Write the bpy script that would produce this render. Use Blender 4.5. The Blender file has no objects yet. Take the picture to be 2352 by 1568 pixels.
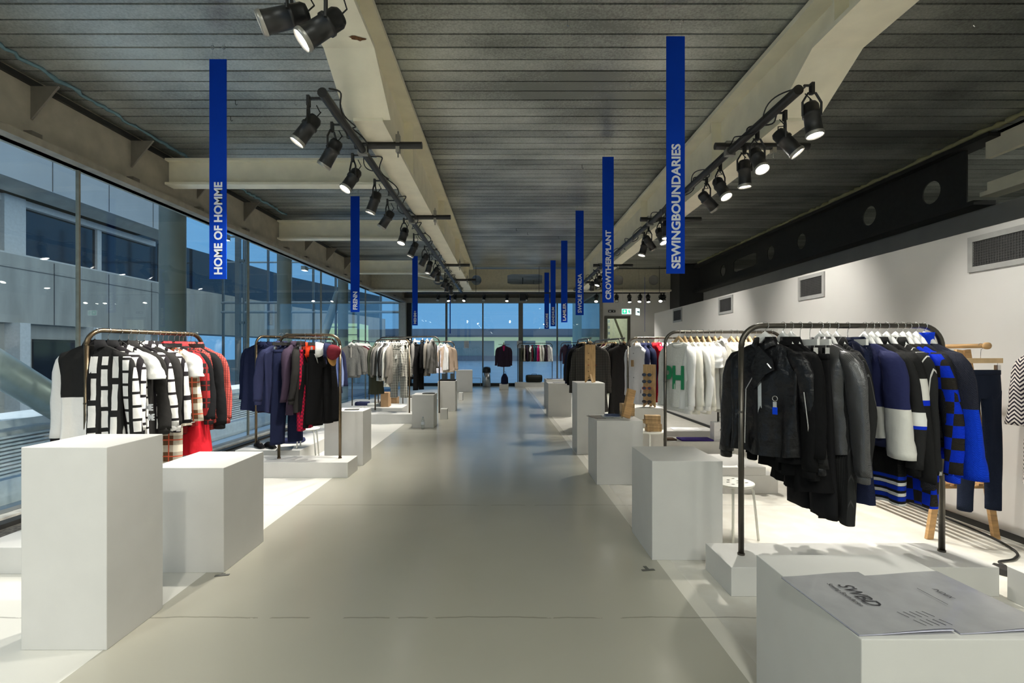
import bpy, math, random
from mathutils import Vector, Matrix
random.seed(7)
scene = bpy.context.scene
COL = scene.collection
PI = math.pi

# ------------------------------------------------------------------ camera, world, exposure
cam_d = bpy.data.cameras.new('camera')
cam = bpy.data.objects.new('camera', cam_d); COL.objects.link(cam)
cam.location = (0, 0, 1.5); cam.rotation_euler = (PI/2, 0, 0)
cam_d.sensor_width = 36; cam_d.lens = 36*1120/2352
cam_d.shift_x = (1176-1159)/2352; cam_d.shift_y = (809-784)/2352
cam_d.clip_start = .05; cam_d.clip_end = 400
scene.camera = cam
w = bpy.data.worlds.new('dusk'); scene.world = w; w.use_nodes = True
nt = w.node_tree; nt.nodes.clear()
wo = nt.nodes.new('ShaderNodeOutputWorld'); bg = nt.nodes.new('ShaderNodeBackground')
tc = nt.nodes.new('ShaderNodeTexCoord')
# dusk: deep blue low over the plaza, paler overhead and behind the shop
def ramp_from(vec, p0, c0, p1, c1):
    dn = nt.nodes.new('ShaderNodeVectorMath'); dn.operation = 'DOT_PRODUCT'; dn.inputs[1].default_value = vec
    nt.links.new(tc.outputs['Generated'], dn.inputs[0])
    r = nt.nodes.new('ShaderNodeValToRGB'); r.color_ramp.elements[0].position = p0; r.color_ramp.elements[0].color = c0
    r.color_ramp.elements[1].position = p1; r.color_ramp.elements[1].color = c1
    nt.links.new(dn.outputs['Value'], r.inputs[0]); return r
cr = ramp_from((.45, -.35, .82), .30, (.085, .215, .40, 1), .92, (.60, .68, .74, 1))
nt.links.new(cr.outputs[0], bg.inputs[0]); bg.inputs[1].default_value = 1.65
nt.links.new(bg.outputs[0], wo.inputs[0])
vs = scene.view_settings
vs.view_transform = 'Standard'; vs.look = 'None'; vs.gamma = 1; vs.use_curve_mapping = False
vs.exposure = 0.24
try:
    scene.cycles.use_light_tree = True; scene.cycles.max_bounces = 12; scene.cycles.diffuse_bounces = 7; scene.cycles.transparent_max_bounces = 16
except Exception: pass
LAMP_W = 245.0        # one stage lamp
# ------------------------------------------------------------------ materials
MATS = {}
def srgb(r, g, b):
    f = lambda c: (c/255/12.92) if c/255 <= .04045 else ((c/255+.055)/1.055)**2.4
    return (f(r), f(g), f(b), 1)
def newmat(name):
    m = bpy.data.materials.new(name); m.use_nodes = True
    nt = m.node_tree; nt.nodes.clear()
    o = nt.nodes.new('ShaderNodeOutputMaterial'); p = nt.nodes.new('ShaderNodeBsdfPrincipled')
    nt.links.new(p.outputs[0], o.inputs[0])
    return m, nt, p
def mat(name, col, rough=.6, metal=0, noise=.06, nscale=12, bump=0, bscale=80, spec=.5, coat=0, stretch=None):
    if name in MATS: return MATS[name]
    m, nt, p = newmat(name); N = nt.nodes; L = nt.links
    p.inputs['Roughness'].default_value = rough; p.inputs['Metallic'].default_value = metal
    p.inputs['Specular IOR Level'].default_value = spec; p.inputs['Coat Weight'].default_value = coat
    t = N.new('ShaderNodeTexCoord'); no = N.new('ShaderNodeTexNoise'); no.inputs['Scale'].default_value = nscale
    no.inputs['Detail'].default_value = 4
    mp = N.new('ShaderNodeMapping'); L.new(t.outputs['Object'], mp.inputs[0]); L.new(mp.outputs[0], no.inputs[0])
    if stretch: mp.inputs['Scale'].default_value = stretch
    r = N.new('ShaderNodeValToRGB'); L.new(no.outputs[0], r.inputs[0])
    r.color_ramp.elements[0].position = .3; r.color_ramp.elements[1].position = .7
    r.color_ramp.elements[0].color = tuple(c*(1-noise*1.5) for c in col[:3])+(1,)
    r.color_ramp.elements[1].color = tuple(min(1, c*(1+noise)) for c in col[:3])+(1,)
    L.new(r.outputs[0], p.inputs['Base Color'])
    if bump:
        n2 = N.new('ShaderNodeTexNoise'); n2.inputs['Scale'].default_value = bscale
        L.new(mp.outputs[0], n2.inputs[0])
        b = N.new('ShaderNodeBump'); b.inputs['Strength'].default_value = bump; b.inputs['Distance'].default_value = .01
        L.new(n2.outputs[0], b.inputs['Height']); L.new(b.outputs[0], p.inputs['Normal'])
    MATS[name] = m; return m
def emis(name, col, s):
    if name in MATS: return MATS[name]
    m, nt, p = newmat(name)
    p.inputs['Base Color'].default_value = col; p.inputs['Emission Color'].default_value = col
    p.inputs['Emission Strength'].default_value = s; MATS[name] = m; return m
def glassmat(name, tint, refl=.5, base=.05):
    m = bpy.data.materials.new(name); m.use_nodes = True; nt = m.node_tree; nt.nodes.clear(); N = nt.nodes; L = nt.links
    o = N.new('ShaderNodeOutputMaterial'); mx = N.new('ShaderNodeMixShader'); tr = N.new('ShaderNodeBsdfTransparent')
    gl = N.new('ShaderNodeBsdfGlossy'); gl.inputs['Roughness'].default_value = 0.0
    lw = N.new('ShaderNodeLayerWeight'); lw.inputs[0].default_value = .5
    fr = N.new('ShaderNodeMath'); fr.operation = 'POWER'; fr.inputs[1].default_value = 4.0; L.new(lw.outputs['Facing'], fr.inputs[0])
    ma = N.new('ShaderNodeMath'); ma.operation = 'MULTIPLY_ADD'; ma.inputs[1].default_value = refl; ma.inputs[2].default_value = base
    L.new(fr.outputs[0], ma.inputs[0]); L.new(ma.outputs[0], mx.inputs[0])
    tr.inputs[0].default_value = tint
    L.new(tr.outputs[0], mx.inputs[1]); L.new(gl.outputs[0], mx.inputs[2]); L.new(mx.outputs[0], o.inputs[0])
    MATS[name] = m; return m

class NB:
    'small node helper for the patterns woven or printed in a cloth'
    def __init__(s, nt):
        s.N = nt.nodes; s.L = nt.links
        t = s.N.new('ShaderNodeTexCoord'); sp = s.N.new('ShaderNodeSeparateXYZ'); s.L.new(t.outputs['Object'], sp.inputs[0])
        s.x, s.y, s.z = sp.outputs; s.obj = t.outputs['Object']
    def m(s, op, a, b=0, c=None):
        n = s.N.new('ShaderNodeMath'); n.operation = op
        for i, v in enumerate((a, b) if c is None else (a, b, c)):
            if isinstance(v, (int, float)): n.inputs[i].default_value = v
            else: s.L.new(v, n.inputs[i])
        return n.outputs[0]
    def stripe(s, v, f, duty, off=0.0):
        return s.m('LESS_THAN', s.m('FRACT', s.m('MULTIPLY_ADD', v, f, off+50)), duty)
    def mix(s, fac, a, b):
        n = s.N.new('ShaderNodeMix'); n.data_type = 'RGBA'
        for k, v in ((0, fac), (6, a), (7, b)):
            if isinstance(v, (int, float, tuple)): n.inputs[k].default_value = v
            else: s.L.new(v, n.inputs[k])
        return n.outputs[2]
def cloth(name, c1, pat='plain', c2=(1, 1, 1, 1), c3=(.5, 0, 0, 1), rough=.9, k=1.0, z0=-.4, knit=0, coat=0, spec=.12, bump=.5):
    if name in MATS: return MATS[name]
    m, nt, p = newmat(name); b = NB(nt)
    p.inputs['Roughness'].default_value = rough; p.inputs['Specular IOR Level'].default_value = spec
    p.inputs['Coat Weight'].default_value = coat; p.inputs['Coat Roughness'].default_value = .25
    p.inputs['Sheen Weight'].default_value = 0
    if pat == 'plain': c = c1
    elif pat == 'melange':
        n = b.N.new('ShaderNodeTexNoise'); n.inputs['Scale'].default_value = 90*k; b.L.new(b.obj, n.inputs[0])
        c = b.mix(b.m('MULTIPLY_ADD', n.outputs[0], 2.2, -.6), c1, c2)
    elif pat == 'gingham':
        a = b.stripe(b.x, 22*k, .5); d = b.stripe(b.z, 22*k, .5)
        c = b.mix(b.m('MULTIPLY', b.m('ADD', a, d), .5), c2, c1)
    elif pat == 'tartan':
        c = b.mix(b.m('MULTIPLY', b.m('ADD', b.stripe(b.x, 7*k, .42), b.stripe(b.z, 7*k, .42)), .5), c2, c1)
        ln = b.m('MAXIMUM', b.stripe(b.x, 7*k, .07, .3), b.stripe(b.z, 7*k, .07, .3))
        c = b.mix(ln, c, c3)
    elif pat == 'blocks':
        # tall printed slabs on a dark ground
        u = b.m('MULTIPLY', b.x, 11*k); col = b.m('FLOOR', u)
        wn = b.N.new('ShaderNodeTexWhiteNoise'); wn.noise_dimensions = '1D'; b.L.new(col, wn.inputs['W'])
        v = b.m('MULTIPLY', b.m('ADD', b.z, b.m('MULTIPLY', wn.outputs[0], 3)), b.m('MULTIPLY_ADD', wn.outputs[0], 7*k, 3.5*k))
        a = b.m('LESS_THAN', b.m('FRACT', b.m('ADD', u, 50)), .62); d = b.m('LESS_THAN', b.m('FRACT', b.m('ADD', v, 50)), .8)
        c = b.mix(b.m('MULTIPLY', a, d), c1, c2)
    elif pat == 'checker':
        u = b.m('FLOOR', b.m('MULTIPLY', b.x, 16*k)); v = b.m('FLOOR', b.m('MULTIPLY', b.z, 14*k))
        q = b.m('LESS_THAN', b.m('FRACT', b.m('MULTIPLY', b.m('ADD', b.m('ADD', u, v), 100), .5)), .25)
        c = b.mix(q, c1, c2)
    elif pat == 'block_z':       # colour changes below a height
        c = b.mix(b.m('LESS_THAN', b.z, z0), c1, c2)
    elif pat == 'block_band':
        i = b.m('MULTIPLY', b.m('LESS_THAN', b.z, z0), b.m('GREATER_THAN', b.z, z0-.16*k))
        c = b.mix(i, c1, c2)
        j = b.m('MULTIPLY', b.m('LESS_THAN', b.z, z0-.16*k), b.m('GREATER_THAN', b.z, z0-.2*k))
        c = b.mix(j, c, c3)
    elif pat == 'yoke':          # dark yoke, pale sleeves and lower half
        i = b.m('MAXIMUM', b.m('LESS_THAN', b.z, z0), b.m('GREATER_THAN', b.m('ABSOLUTE', b.x), .225))
        c = b.mix(i, c1, c2)
    elif pat == 'half':          # plain yoke on one side, printed slabs on the other
        i = b.m('MAXIMUM', b.m('LESS_THAN', b.z, z0), b.m('LESS_THAN', b.x, -.225)); ca = b.mix(i, c1, c2)
        u = b.m('MULTIPLY', b.x, 14*k); col = b.m('FLOOR', u)
        wn = b.N.new('ShaderNodeTexWhiteNoise'); wn.noise_dimensions = '1D'; b.L.new(b.m('ADD', col, .3), wn.inputs['W'])
        v = b.m('MULTIPLY', b.m('ADD', b.z, b.m('MULTIPLY', wn.outputs[0], 3)), b.m('MULTIPLY_ADD', wn.outputs[0], 6*k, 4*k))
        a = b.m('LESS_THAN', b.m('FRACT', b.m('ADD', u, 50)), .6); d = b.m('LESS_THAN', b.m('FRACT', b.m('ADD', v, 50)), .8)
        cb_ = b.mix(b.m('MULTIPLY', b.m('MULTIPLY', a, d), b.m('LESS_THAN', b.z, -.09)), c1, c2)
        c = b.mix(b.m('GREATER_THAN', b.x, -.01), ca, cb_)
    elif pat == 'vstripe':
        c = b.mix(b.stripe(b.x, 40*k, .12), c1, c2)
    elif pat == 'hstripe':
        c = b.mix(b.stripe(b.z, 14*k, .5), c1, c2)
    elif pat == 'hem':
        i = b.m('MULTIPLY', b.m('LESS_THAN', b.z, z0), b.stripe(b.z, 16, .3)); c = b.mix(i, c1, c2)
        i = b.m('MULTIPLY', b.m('LESS_THAN', b.z, z0), b.stripe(b.z, 16, .4, .45)); c = b.mix(i, c, c3)
    elif pat == 'zigzag':
        pp = b.m('PINGPONG', b.x, .035); c = b.mix(b.m('LESS_THAN', b.m('FRACT', b.m('ADD', b.m('MULTIPLY', b.m('ADD', b.z, b.m('MULTIPLY', pp, 1.1)), 34*k), 90)), .5), c1, c2)
    elif pat == 'tweed':
        a = b.stripe(b.x, 60*k, .3); d = b.stripe(b.z, 60*k, .3)
        c = b.mix(b.m('MAXIMUM', a, d), c1, c2)
    elif pat == 'scales':
        a = b.m('SINE', b.m('MULTIPLY', b.x, 700)); d = b.m('SINE', b.m('MULTIPLY', b.z, 700))
        c = b.mix(b.m('GREATER_THAN', b.m('MULTIPLY', a, d), .15), c1, c2)
    if isinstance(c, tuple): p.inputs['Base Color'].default_value = c
    else: b.L.new(c, p.inputs['Base Color'])
    bm_ = b.N.new('ShaderNodeBump'); bm_.inputs['Strength'].default_value = bump if not knit else .6
    bm_.inputs['Distance'].default_value = .004 if knit else .012
    if knit:
        h = b.m('MULTIPLY', b.m('SINE', b.m('MULTIPLY', b.x, 1500*knit)), b.m('SINE', b.m('MULTIPLY', b.z, 1000*knit)))
        b.L.new(h, bm_.inputs['Height'])
    else:
        n = b.N.new('ShaderNodeTexNoise'); n.inputs['Scale'].default_value = 14 if coat else 16; n.inputs['Detail'].default_value = 3
        b.L.new(b.obj, n.inputs[0]); b.L.new(n.outputs[0], bm_.inputs['Height'])
        if coat: bm_.inputs['Distance'].default_value = .025
    b.L.new(bm_.outputs[0], p.inputs['Normal'])
    MATS[name] = m; return m

# ------------------------------------------------------------------ mesh helper
class M:
    def __init__(s): s.v = []; s.f = []
    def box(s, x0, x1, y0, y1, z0, z1, rot=None, off=None):
        i = len(s.v)
        c = [Vector((x, y, z)) for z in (z0, z1) for y in (y0, y1) for x in (x0, x1)]
        if rot is not None: c = [rot @ q for q in c]
        if off is not None: c = [q+Vector(off) for q in c]
        s.v += [tuple(q) for q in c]
        s.f += [(i, i+2, i+3, i+1), (i+4, i+5, i+7, i+6), (i, i+1, i+5, i+4), (i+2, i+6, i+7, i+3), (i, i+4, i+6, i+2), (i+1, i+3, i+7, i+5)]
        return s
    def bar(s, a, b, w, h):
        a, b = Vector(a), Vector(b); d = (b-a).normalized()
        up = Vector((0, 0, 1)) if abs(d.z) < .95 else Vector((0, 1, 0))
        r = d.cross(up).normalized(); u = r.cross(d)
        i = len(s.v)
        for p in (a, b):
            for sx_, sy_ in ((-1, -1), (1, -1), (1, 1), (-1, 1)):
                s.v.append(tuple(p+r*sx_*w/2+u*sy_*h/2))
        s.f += [(i, i+1, i+2, i+3), (i+7, i+6, i+5, i+4)]+[(i+k, i+4+k, i+4+(k+1) % 4, i+(k+1) % 4) for k in range(4)]
        return s
    def tube(s, pts, r, n=10, caps=True):
        pts = [Vector(p) for p in pts]; rr = r if isinstance(r, (list, tuple)) else [r]*len(pts)
        prev = None; base = len(s.v)
        for k, p in enumerate(pts):
            d = (pts[min(k+1, len(pts)-1)]-pts[max(k-1, 0)]).normalized()
            if prev is None:
                up = Vector((0, 0, 1)) if abs(d.z) < .9 else Vector((1, 0, 0))
                u = d.cross(up).normalized()
            else:
                u = (prev-d*prev.dot(d)).normalized()
            prev = u; w_ = d.cross(u)
            for j in range(n):
                a = 2*PI*j/n; s.v.append(tuple(p+(u*math.cos(a)+w_*math.sin(a))*rr[k]))
        for k in range(len(pts)-1):
            for j in range(n):
                a = base+k*n+j; b_ = base+k*n+(j+1) % n
                s.f.append((a, b_, b_+n, a+n))
        if caps:
            s.f.append(tuple(base+j for j in range(n))[::-1]); e = base+(len(pts)-1)*n
            s.f.append(tuple(e+j for j in range(n)))
        return s
    def rings(s, rings, cap0=False, cap1=False):
        n = len(rings[0]); base = len(s.v)
        for r in rings: s.v += [tuple(p) for p in r]
        for k in range(len(rings)-1):
            for j in range(n):
                a = base+k*n+j; b_ = base+k*n+(j+1) % n
                s.f.append((a, b_, b_+n, a+n))
        if cap0: s.f.append(tuple(base+j for j in range(n))[::-1])
        if cap1: s.f.append(tuple(base+(len(rings)-1)*n+j for j in range(n)))
        return s
    def prism(s, poly, y0, y1, T=None):
        'poly in XZ, extruded along Y'
        i = len(s.v); n = len(poly)
        for y in (y0, y1):
            for (x, z) in poly:
                q = Vector((x, y, z)); q = T @ q if T is not None else q
                s.v.append(tuple(q))
        s.f.append(tuple(range(i, i+n))); s.f.append(tuple(range(i+2*n-1, i+n-1, -1)))
        for k in range(n): s.f.append((i+(k+1) % n, i+k, i+n+k, i+n+(k+1) % n))
        return s
    def lathe(s, prof, n=24, c=(0, 0, 0)):
        base = len(s.v)
        for (r, z) in prof:
            for j in range(n):
                a = 2*PI*j/n; s.v.append((c[0]+r*math.cos(a), c[1]+r*math.sin(a), c[2]+z))
        for k in range(len(prof)-1):
            for j in range(n):
                a = base+k*n+j; b_ = base+k*n+(j+1) % n
                s.f.append((a, b_, b_+n, a+n))
        s.f.append(tuple(base+j for j in range(n))[::-1]); e = base+(len(prof)-1)*n
        s.f.append(tuple(e+j for j in range(n)))
        return s
    def xf(s, T):
        s.v = [tuple(T @ Vector(p)) for p in s.v]; return s
    def mesh(s, name, m=None, smooth=False, bevel=0):
        me = bpy.data.meshes.new(name); me.from_pydata(s.v, [], s.f); me.update()
        if m: me.materials.append(m)
        if smooth:
            for p in me.polygons: p.use_smooth = True
        return me
    def build(s, name, m, parent=None, smooth=False, bevel=0):
        me = s.mesh(name, m, smooth)
        o = bpy.data.objects.new(name, me); COL.objects.link(o)
        if parent: o.parent = parent
        if bevel:
            b = o.modifiers.new('bevel', 'BEVEL'); b.width = bevel; b.segments = 2; b.limit_method = 'ANGLE'
        return o
def sm_angle(o, deg=35):
    me = o.data
    for p in me.polygons: p.use_smooth = True
    try: me.set_sharp_from_angle(angle=math.radians(deg))
    except Exception: pass
    return o
def tag(o, label, cat, group=None, kind=None):
    o['label'] = label; o['category'] = cat
    if group: o['group'] = group
    if kind: o['kind'] = kind
    return o
def thing(name, label, cat, loc=(0, 0, 0), rz=0, group=None):
    o = bpy.data.objects.new(name, None); COL.objects.link(o); o.empty_display_size = .1
    o.location = loc; o.rotation_euler = (0, 0, rz)
    return tag(o, label, cat, group)
def struct(name, mb, m, smooth=False, parent=None):
    o = mb.build(name, m, parent, smooth)
    if not parent: o['kind'] = 'structure'
    return o
ORD = ['first', 'second', 'third', 'fourth', 'fifth', 'sixth', 'seventh', 'eighth', 'ninth', 'tenth', 'eleventh', 'twelfth', 'thirteenth',
       'fourteenth', 'fifteenth', 'sixteenth', 'seventeenth', 'eighteenth', 'nineteenth', 'twentieth', 'twenty-first', 'twenty-second',
       'twenty-third', 'twenty-fourth', 'twenty-fifth', 'twenty-sixth', 'twenty-seventh', 'twenty-eighth']
def text(parent, s, size, m, T, name='lettering', bold=.0, length=None, ext=.0008, shear=0, space=1.0, rw=None):
    cu = bpy.data.curves.new('t', 'FONT'); cu.body = s; cu.size = size; cu.extrude = ext; cu.offset = bold; cu.align_x = 'LEFT'
    cu.shear = shear; cu.space_character = space; cu.resolution_u = 3
    o = bpy.data.objects.new('t', cu); COL.objects.link(o)
    bpy.context.view_layer.update()
    me = bpy.data.meshes.new_from_object(o.evaluated_get(bpy.context.evaluated_depsgraph_get()))
    bpy.data.objects.remove(o)
    xs = [v.co.x for v in me.vertices]; k = 1.0
    if length: k = length/(max(xs)-min(xs))
    x0 = min(xs)
    for v in me.vertices:
        v.co = T @ Vector(((v.co.x-x0)*k, v.co.y*(rw or 1), v.co.z))
    me.materials.clear(); me.materials.append(m)
    q = bpy.data.objects.new(name, me); COL.objects.link(q); q.parent = parent; return q

# base materials
concrete_floor = None
WHITE = mat('white_paint', (.60, .595, .57, 1), .55, noise=.02, nscale=5)
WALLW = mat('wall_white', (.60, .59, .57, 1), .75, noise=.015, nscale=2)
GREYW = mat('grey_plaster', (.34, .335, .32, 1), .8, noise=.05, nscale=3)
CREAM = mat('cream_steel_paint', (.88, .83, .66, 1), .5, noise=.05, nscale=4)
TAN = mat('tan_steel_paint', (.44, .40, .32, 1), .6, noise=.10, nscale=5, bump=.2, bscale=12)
DARKST = mat('dark_steel', (.02, .02, .018, 1), .6, noise=.15)
ALU = mat('aluminium', (.35, .34, .31, 1), .4, metal=.7, noise=.1)
BLACK = mat('black_metal', (.012, .012, .012, 1), .4, noise=.2, spec=.5)
CABLE = mat('black_rubber', (.01, .01, .01, 1), .6)
PIPE = mat('brass_toned_tube', (.16, .12, .075, 1), .32, metal=.9, noise=.15, nscale=8)
PIPEG = mat('gunmetal_tube', (.11, .10, .085, 1), .35, metal=.85, noise=.15, nscale=8)
CHROME = mat('chrome', (.7, .7, .7, 1), .18, metal=1, noise=.02)
BLUE = mat('banner_blue', (.001, .045, .46, 1), .7, noise=.02, spec=.12)
LETTER = mat('banner_lettering', (.75, .78, .82, 1), .6, noise=.01)
WOOD = mat('pale_wood', (.52, .31, .13, 1), .55, noise=.2, nscale=6, stretch=(1, 1, 8))
WOOD2 = mat('plywood', (.42, .27, .12, 1), .6, noise=.22, nscale=7, stretch=(6, 1, 1))
HWOOD = mat('hanger_wood', (.60, .42, .22, 1), .5, noise=.12, nscale=10)
HWHITE = mat('hanger_white', (.78, .78, .76, 1), .4, noise=.02)
HBLACK = mat('hanger_black', (.02, .02, .02, 1), .4)
LENS = emis('lamp_lens', (1, .96, .88, 1), 25)
DIMLENS = mat('dark_lens', (.5, .5, .5, 1), .1, spec=1)
GLASS = glassmat('window_glass', (.93, .97, .96, 1), .55, .045)
COLMN = mat('column_grey', (.20, .23, .22, 1), .45, noise=.08, nscale=3)
FOAM = mat('yellow_foam', (.42, .40, .22, 1), .9, bump=.8, bscale=30)
FOAMB = mat('blue_foam', (.16, .28, .33, 1), .9, bump=.8, bscale=30)
PAPER = mat('paper', (.78, .78, .78, 1), .6, noise=.01)

def floor_mat():
    m, nt, p = newmat('painted_concrete'); b = NB(nt); N, L = b.N, b.L
    n = N.new('ShaderNodeTexNoise'); n.inputs['Scale'].default_value = .9; n.inputs['Detail'].default_value = 6; L.new(b.obj, n.inputs[0])
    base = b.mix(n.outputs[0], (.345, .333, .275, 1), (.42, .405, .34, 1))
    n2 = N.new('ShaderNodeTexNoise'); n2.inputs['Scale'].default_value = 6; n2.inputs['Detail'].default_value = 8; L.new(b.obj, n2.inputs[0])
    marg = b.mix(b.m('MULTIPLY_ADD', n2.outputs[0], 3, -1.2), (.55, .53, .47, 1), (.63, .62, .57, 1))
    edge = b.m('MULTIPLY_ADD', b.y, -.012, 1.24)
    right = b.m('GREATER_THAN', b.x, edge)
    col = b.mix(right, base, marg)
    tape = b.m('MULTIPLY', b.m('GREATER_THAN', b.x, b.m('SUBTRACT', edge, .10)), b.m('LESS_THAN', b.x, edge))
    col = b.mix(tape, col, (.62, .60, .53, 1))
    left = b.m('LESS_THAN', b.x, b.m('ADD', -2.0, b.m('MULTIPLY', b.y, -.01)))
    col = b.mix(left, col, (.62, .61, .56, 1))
    # long scuffs and cracks across the floor at the slab joints
    sc = None
    for y0 in (2.76, 4.79, 9.15, 13.4):
        n3 = N.new('ShaderNodeTexNoise'); n3.inputs['Scale'].default_value = 3.1+y0*.1; n3.inputs['Detail'].default_value = 8; L.new(b.obj, n3.inputs[0])
        d = b.m('ABSOLUTE', b.m('SUBTRACT', b.y, b.m('MULTIPLY_ADD', n3.outputs[0], .05, y0-.025)))
        e = b.m('MULTIPLY', b.m('LESS_THAN', d, .006), b.m('GREATER_THAN', n3.outputs[0], .42))
        sc = e if sc is None else b.m('MAXIMUM', sc, e)
    sc = b.m('MULTIPLY', sc, .6)
    col = b.mix(sc, col, (.17, .16, .13, 1))
    L.new(col, p.inputs['Base Color'])
    rg = b.m('MULTIPLY_ADD', n.outputs[0], .10, .17)
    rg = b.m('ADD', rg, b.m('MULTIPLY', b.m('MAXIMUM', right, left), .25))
    L.new(rg, p.inputs['Roughness'])
    bp = N.new('ShaderNodeBump'); bp.inputs['Strength'].default_value = .04; bp.inputs['Distance'].default_value = .02
    n4 = N.new('ShaderNodeTexNoise'); n4.inputs['Scale'].default_value = 2.5; L.new(b.obj, n4.inputs[0])
    L.new(n4.outputs[0], bp.inputs['Height']); L.new(bp.outputs[0], p.inputs['Normal'])
    return m
def deck_mat():
    m, nt, p = newmat('galvanised_deck'); b = NB(nt); N, L = b.N, b.L
    n = N.new('ShaderNodeTexNoise'); n.inputs['Scale'].default_value = 1.0; n.inputs['Detail'].default_value = 6
    mp = N.new('ShaderNodeMapping'); mp.inputs['Scale'].default_value = (.7, 1.3, 1); L.new(b.obj, mp.inputs[0]); L.new(mp.outputs[0], n.inputs[0])
    n2 = N.new('ShaderNodeTexNoise'); n2.inputs['Scale'].default_value = 55; n2.inputs['Detail'].default_value = 3; L.new(b.obj, n2.inputs[0])
    row = b.m('FLOOR', b.m('MULTIPLY', b.y, 1/.2)); wn = N.new('ShaderNodeTexWhiteNoise'); wn.noise_dimensions = '1D'; L.new(row, wn.inputs['W'])
    f = b.m('ADD', b.m('MULTIPLY', n.outputs[0], 1.3), b.m('MULTIPLY_ADD', n2.outputs[0], .7, -.75))
    f = b.m('ADD', f, b.m('MULTIPLY', wn.outputs[0], .35))
    n5 = N.new('ShaderNodeTexNoise'); n5.inputs['Scale'].default_value = .55; n5.inputs['Detail'].default_value = 3; L.new(b.obj, n5.inputs[0])
    f = b.m('MULTIPLY_ADD', b.m('SUBTRACT', f, .5), 1.5, .5)
    f = b.m('ADD', f, b.m('MULTIPLY_ADD', n5.outputs[0], 1.3, -.65))
    c = b.mix(f, (.19, .20, .185, 1), (.60, .625, .585, 1))
    L.new(c, p.inputs['Base Color']); p.inputs['Metallic'].default_value = .4
    L.new(b.m('MULTIPLY_ADD', n2.outputs[0], .25, .22), p.inputs['Roughness'])
    bp = N.new('ShaderNodeBump'); bp.inputs['Strength'].default_value = .25; bp.inputs['Distance'].default_value = .01
    L.new(n2.outputs[0], bp.inputs['Height']); L.new(bp.outputs[0], p.inputs['Normal'])
    return m
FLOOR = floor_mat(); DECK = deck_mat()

# ------------------------------------------------------------------ room shell
H = 4.5
GL = [(-5.45, -5.0), (-5.38, -1.3), (-5.30, 2.3), (-5.17, 5.9), (-5.06, 9.6), (-4.98, 13.2), (-4.86, 17.0), (-4.58, 21.8)]   # glass line in plan
def glx(y):
    for (a, b) in zip(GL, GL[1:]):
        if y <= b[1]: return a[0]+(b[0]-a[0])*(y-a[1])/(b[1]-a[1])
    return GL[-1][0]
# floor slab edge by the glass
def strip(mb, offs_in, offs_out, z0, z1, pts=None):
    pts = pts or GL
    for (a, b) in zip(pts, pts[1:]):
        i = len(mb.v)
        for (x, y) in (a, b):
            for (ox, z) in ((offs_in, z0), (offs_in, z1), (offs_out, z1), (offs_out, z0)):
                mb.v.append((x+ox, y, z))
        mb.f += [(i, i+4, i+5, i+1), (i+1, i+5, i+6, i+2), (i+2, i+6, i+7, i+3), (i+3, i+7, i+4, i)]
        mb.f += [(i, i+1, i+2, i+3), (i+7, i+6, i+5, i+4)]
    return mb
fl = M()
FE = [(x+off, y) for (x, y), off in zip(GL, (1.35, 1.35, 1.4, 1.2, .95, .75, .5, .3))]
for (a, b) in zip(FE, FE[1:]):
    i = len(fl.v)
    for z in (-.3, 0):
        fl.v += [(a[0], a[1], z), (10, a[1], z), (10, b[1], z), (b[0], b[1], z)]
    fl.f += [(i+4, i+5, i+6, i+7), (i, i+4, i+7, i+3), (i, i+1, i+5, i+4), (i+3, i+7, i+6, i+2), (i+3, i+2, i+1, i)]
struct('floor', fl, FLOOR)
TRENCH = mat('trench_grit', (.10, .09, .075, 1), .9, noise=.5, nscale=30)
tr = M(); 
for (a, b, c, d) in zip(GL, GL[1:], FE, FE[1:]):
    i = len(tr.v)
    tr.v += [(a[0]+.02, a[1], -.2), (c[0]-.005, a[1], -.06), (d[0]-.005, b[1], -.06), (b[0]+.02, b[1], -.2)]; tr.f.append((i, i+1, i+2, i+3))
struct('trim_1', tr, TRENCH)
struct('trim_2', strip(M(), .03, .16, -.25, -.12), ALU)
struct('trim_3', strip(M(), .30, .42, -.16, -.08), mat('grey_rail', (.42, .41, .37, 1), .6, noise=.2))
struct('trim_4', strip(M(), .46, .58, -.14, -.09), DARKST)
# ceiling planks
ce = M()
y = -5.0; k = 0
while y < 22.2:
    jx = random.uniform(-.002, .002)
    ce.box(-5.6, 10, y+.0105, y+.1895, H+jx, H+.03); y += .2; k += 1
struct('ceiling', ce, DECK)
struct('ceiling.001', M().box(-5.6, 10, -5, 22.2, H+.035, H+.12), DARKST)
# walls
struct('wall_back', M().box(-5.7, 10, -5.2, -5.0, -.3, H+.1), WALLW)
struct('wall_right', M().box(4.07, 4.22, -5.0, 13.25, 0, 2.556), WALLW)
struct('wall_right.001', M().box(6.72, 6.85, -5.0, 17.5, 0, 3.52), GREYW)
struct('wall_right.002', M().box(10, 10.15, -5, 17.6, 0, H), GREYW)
struct('baseboard_right', M().box(4.055, 4.068, -5, 13.2, 0, .05), DARKST)
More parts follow.
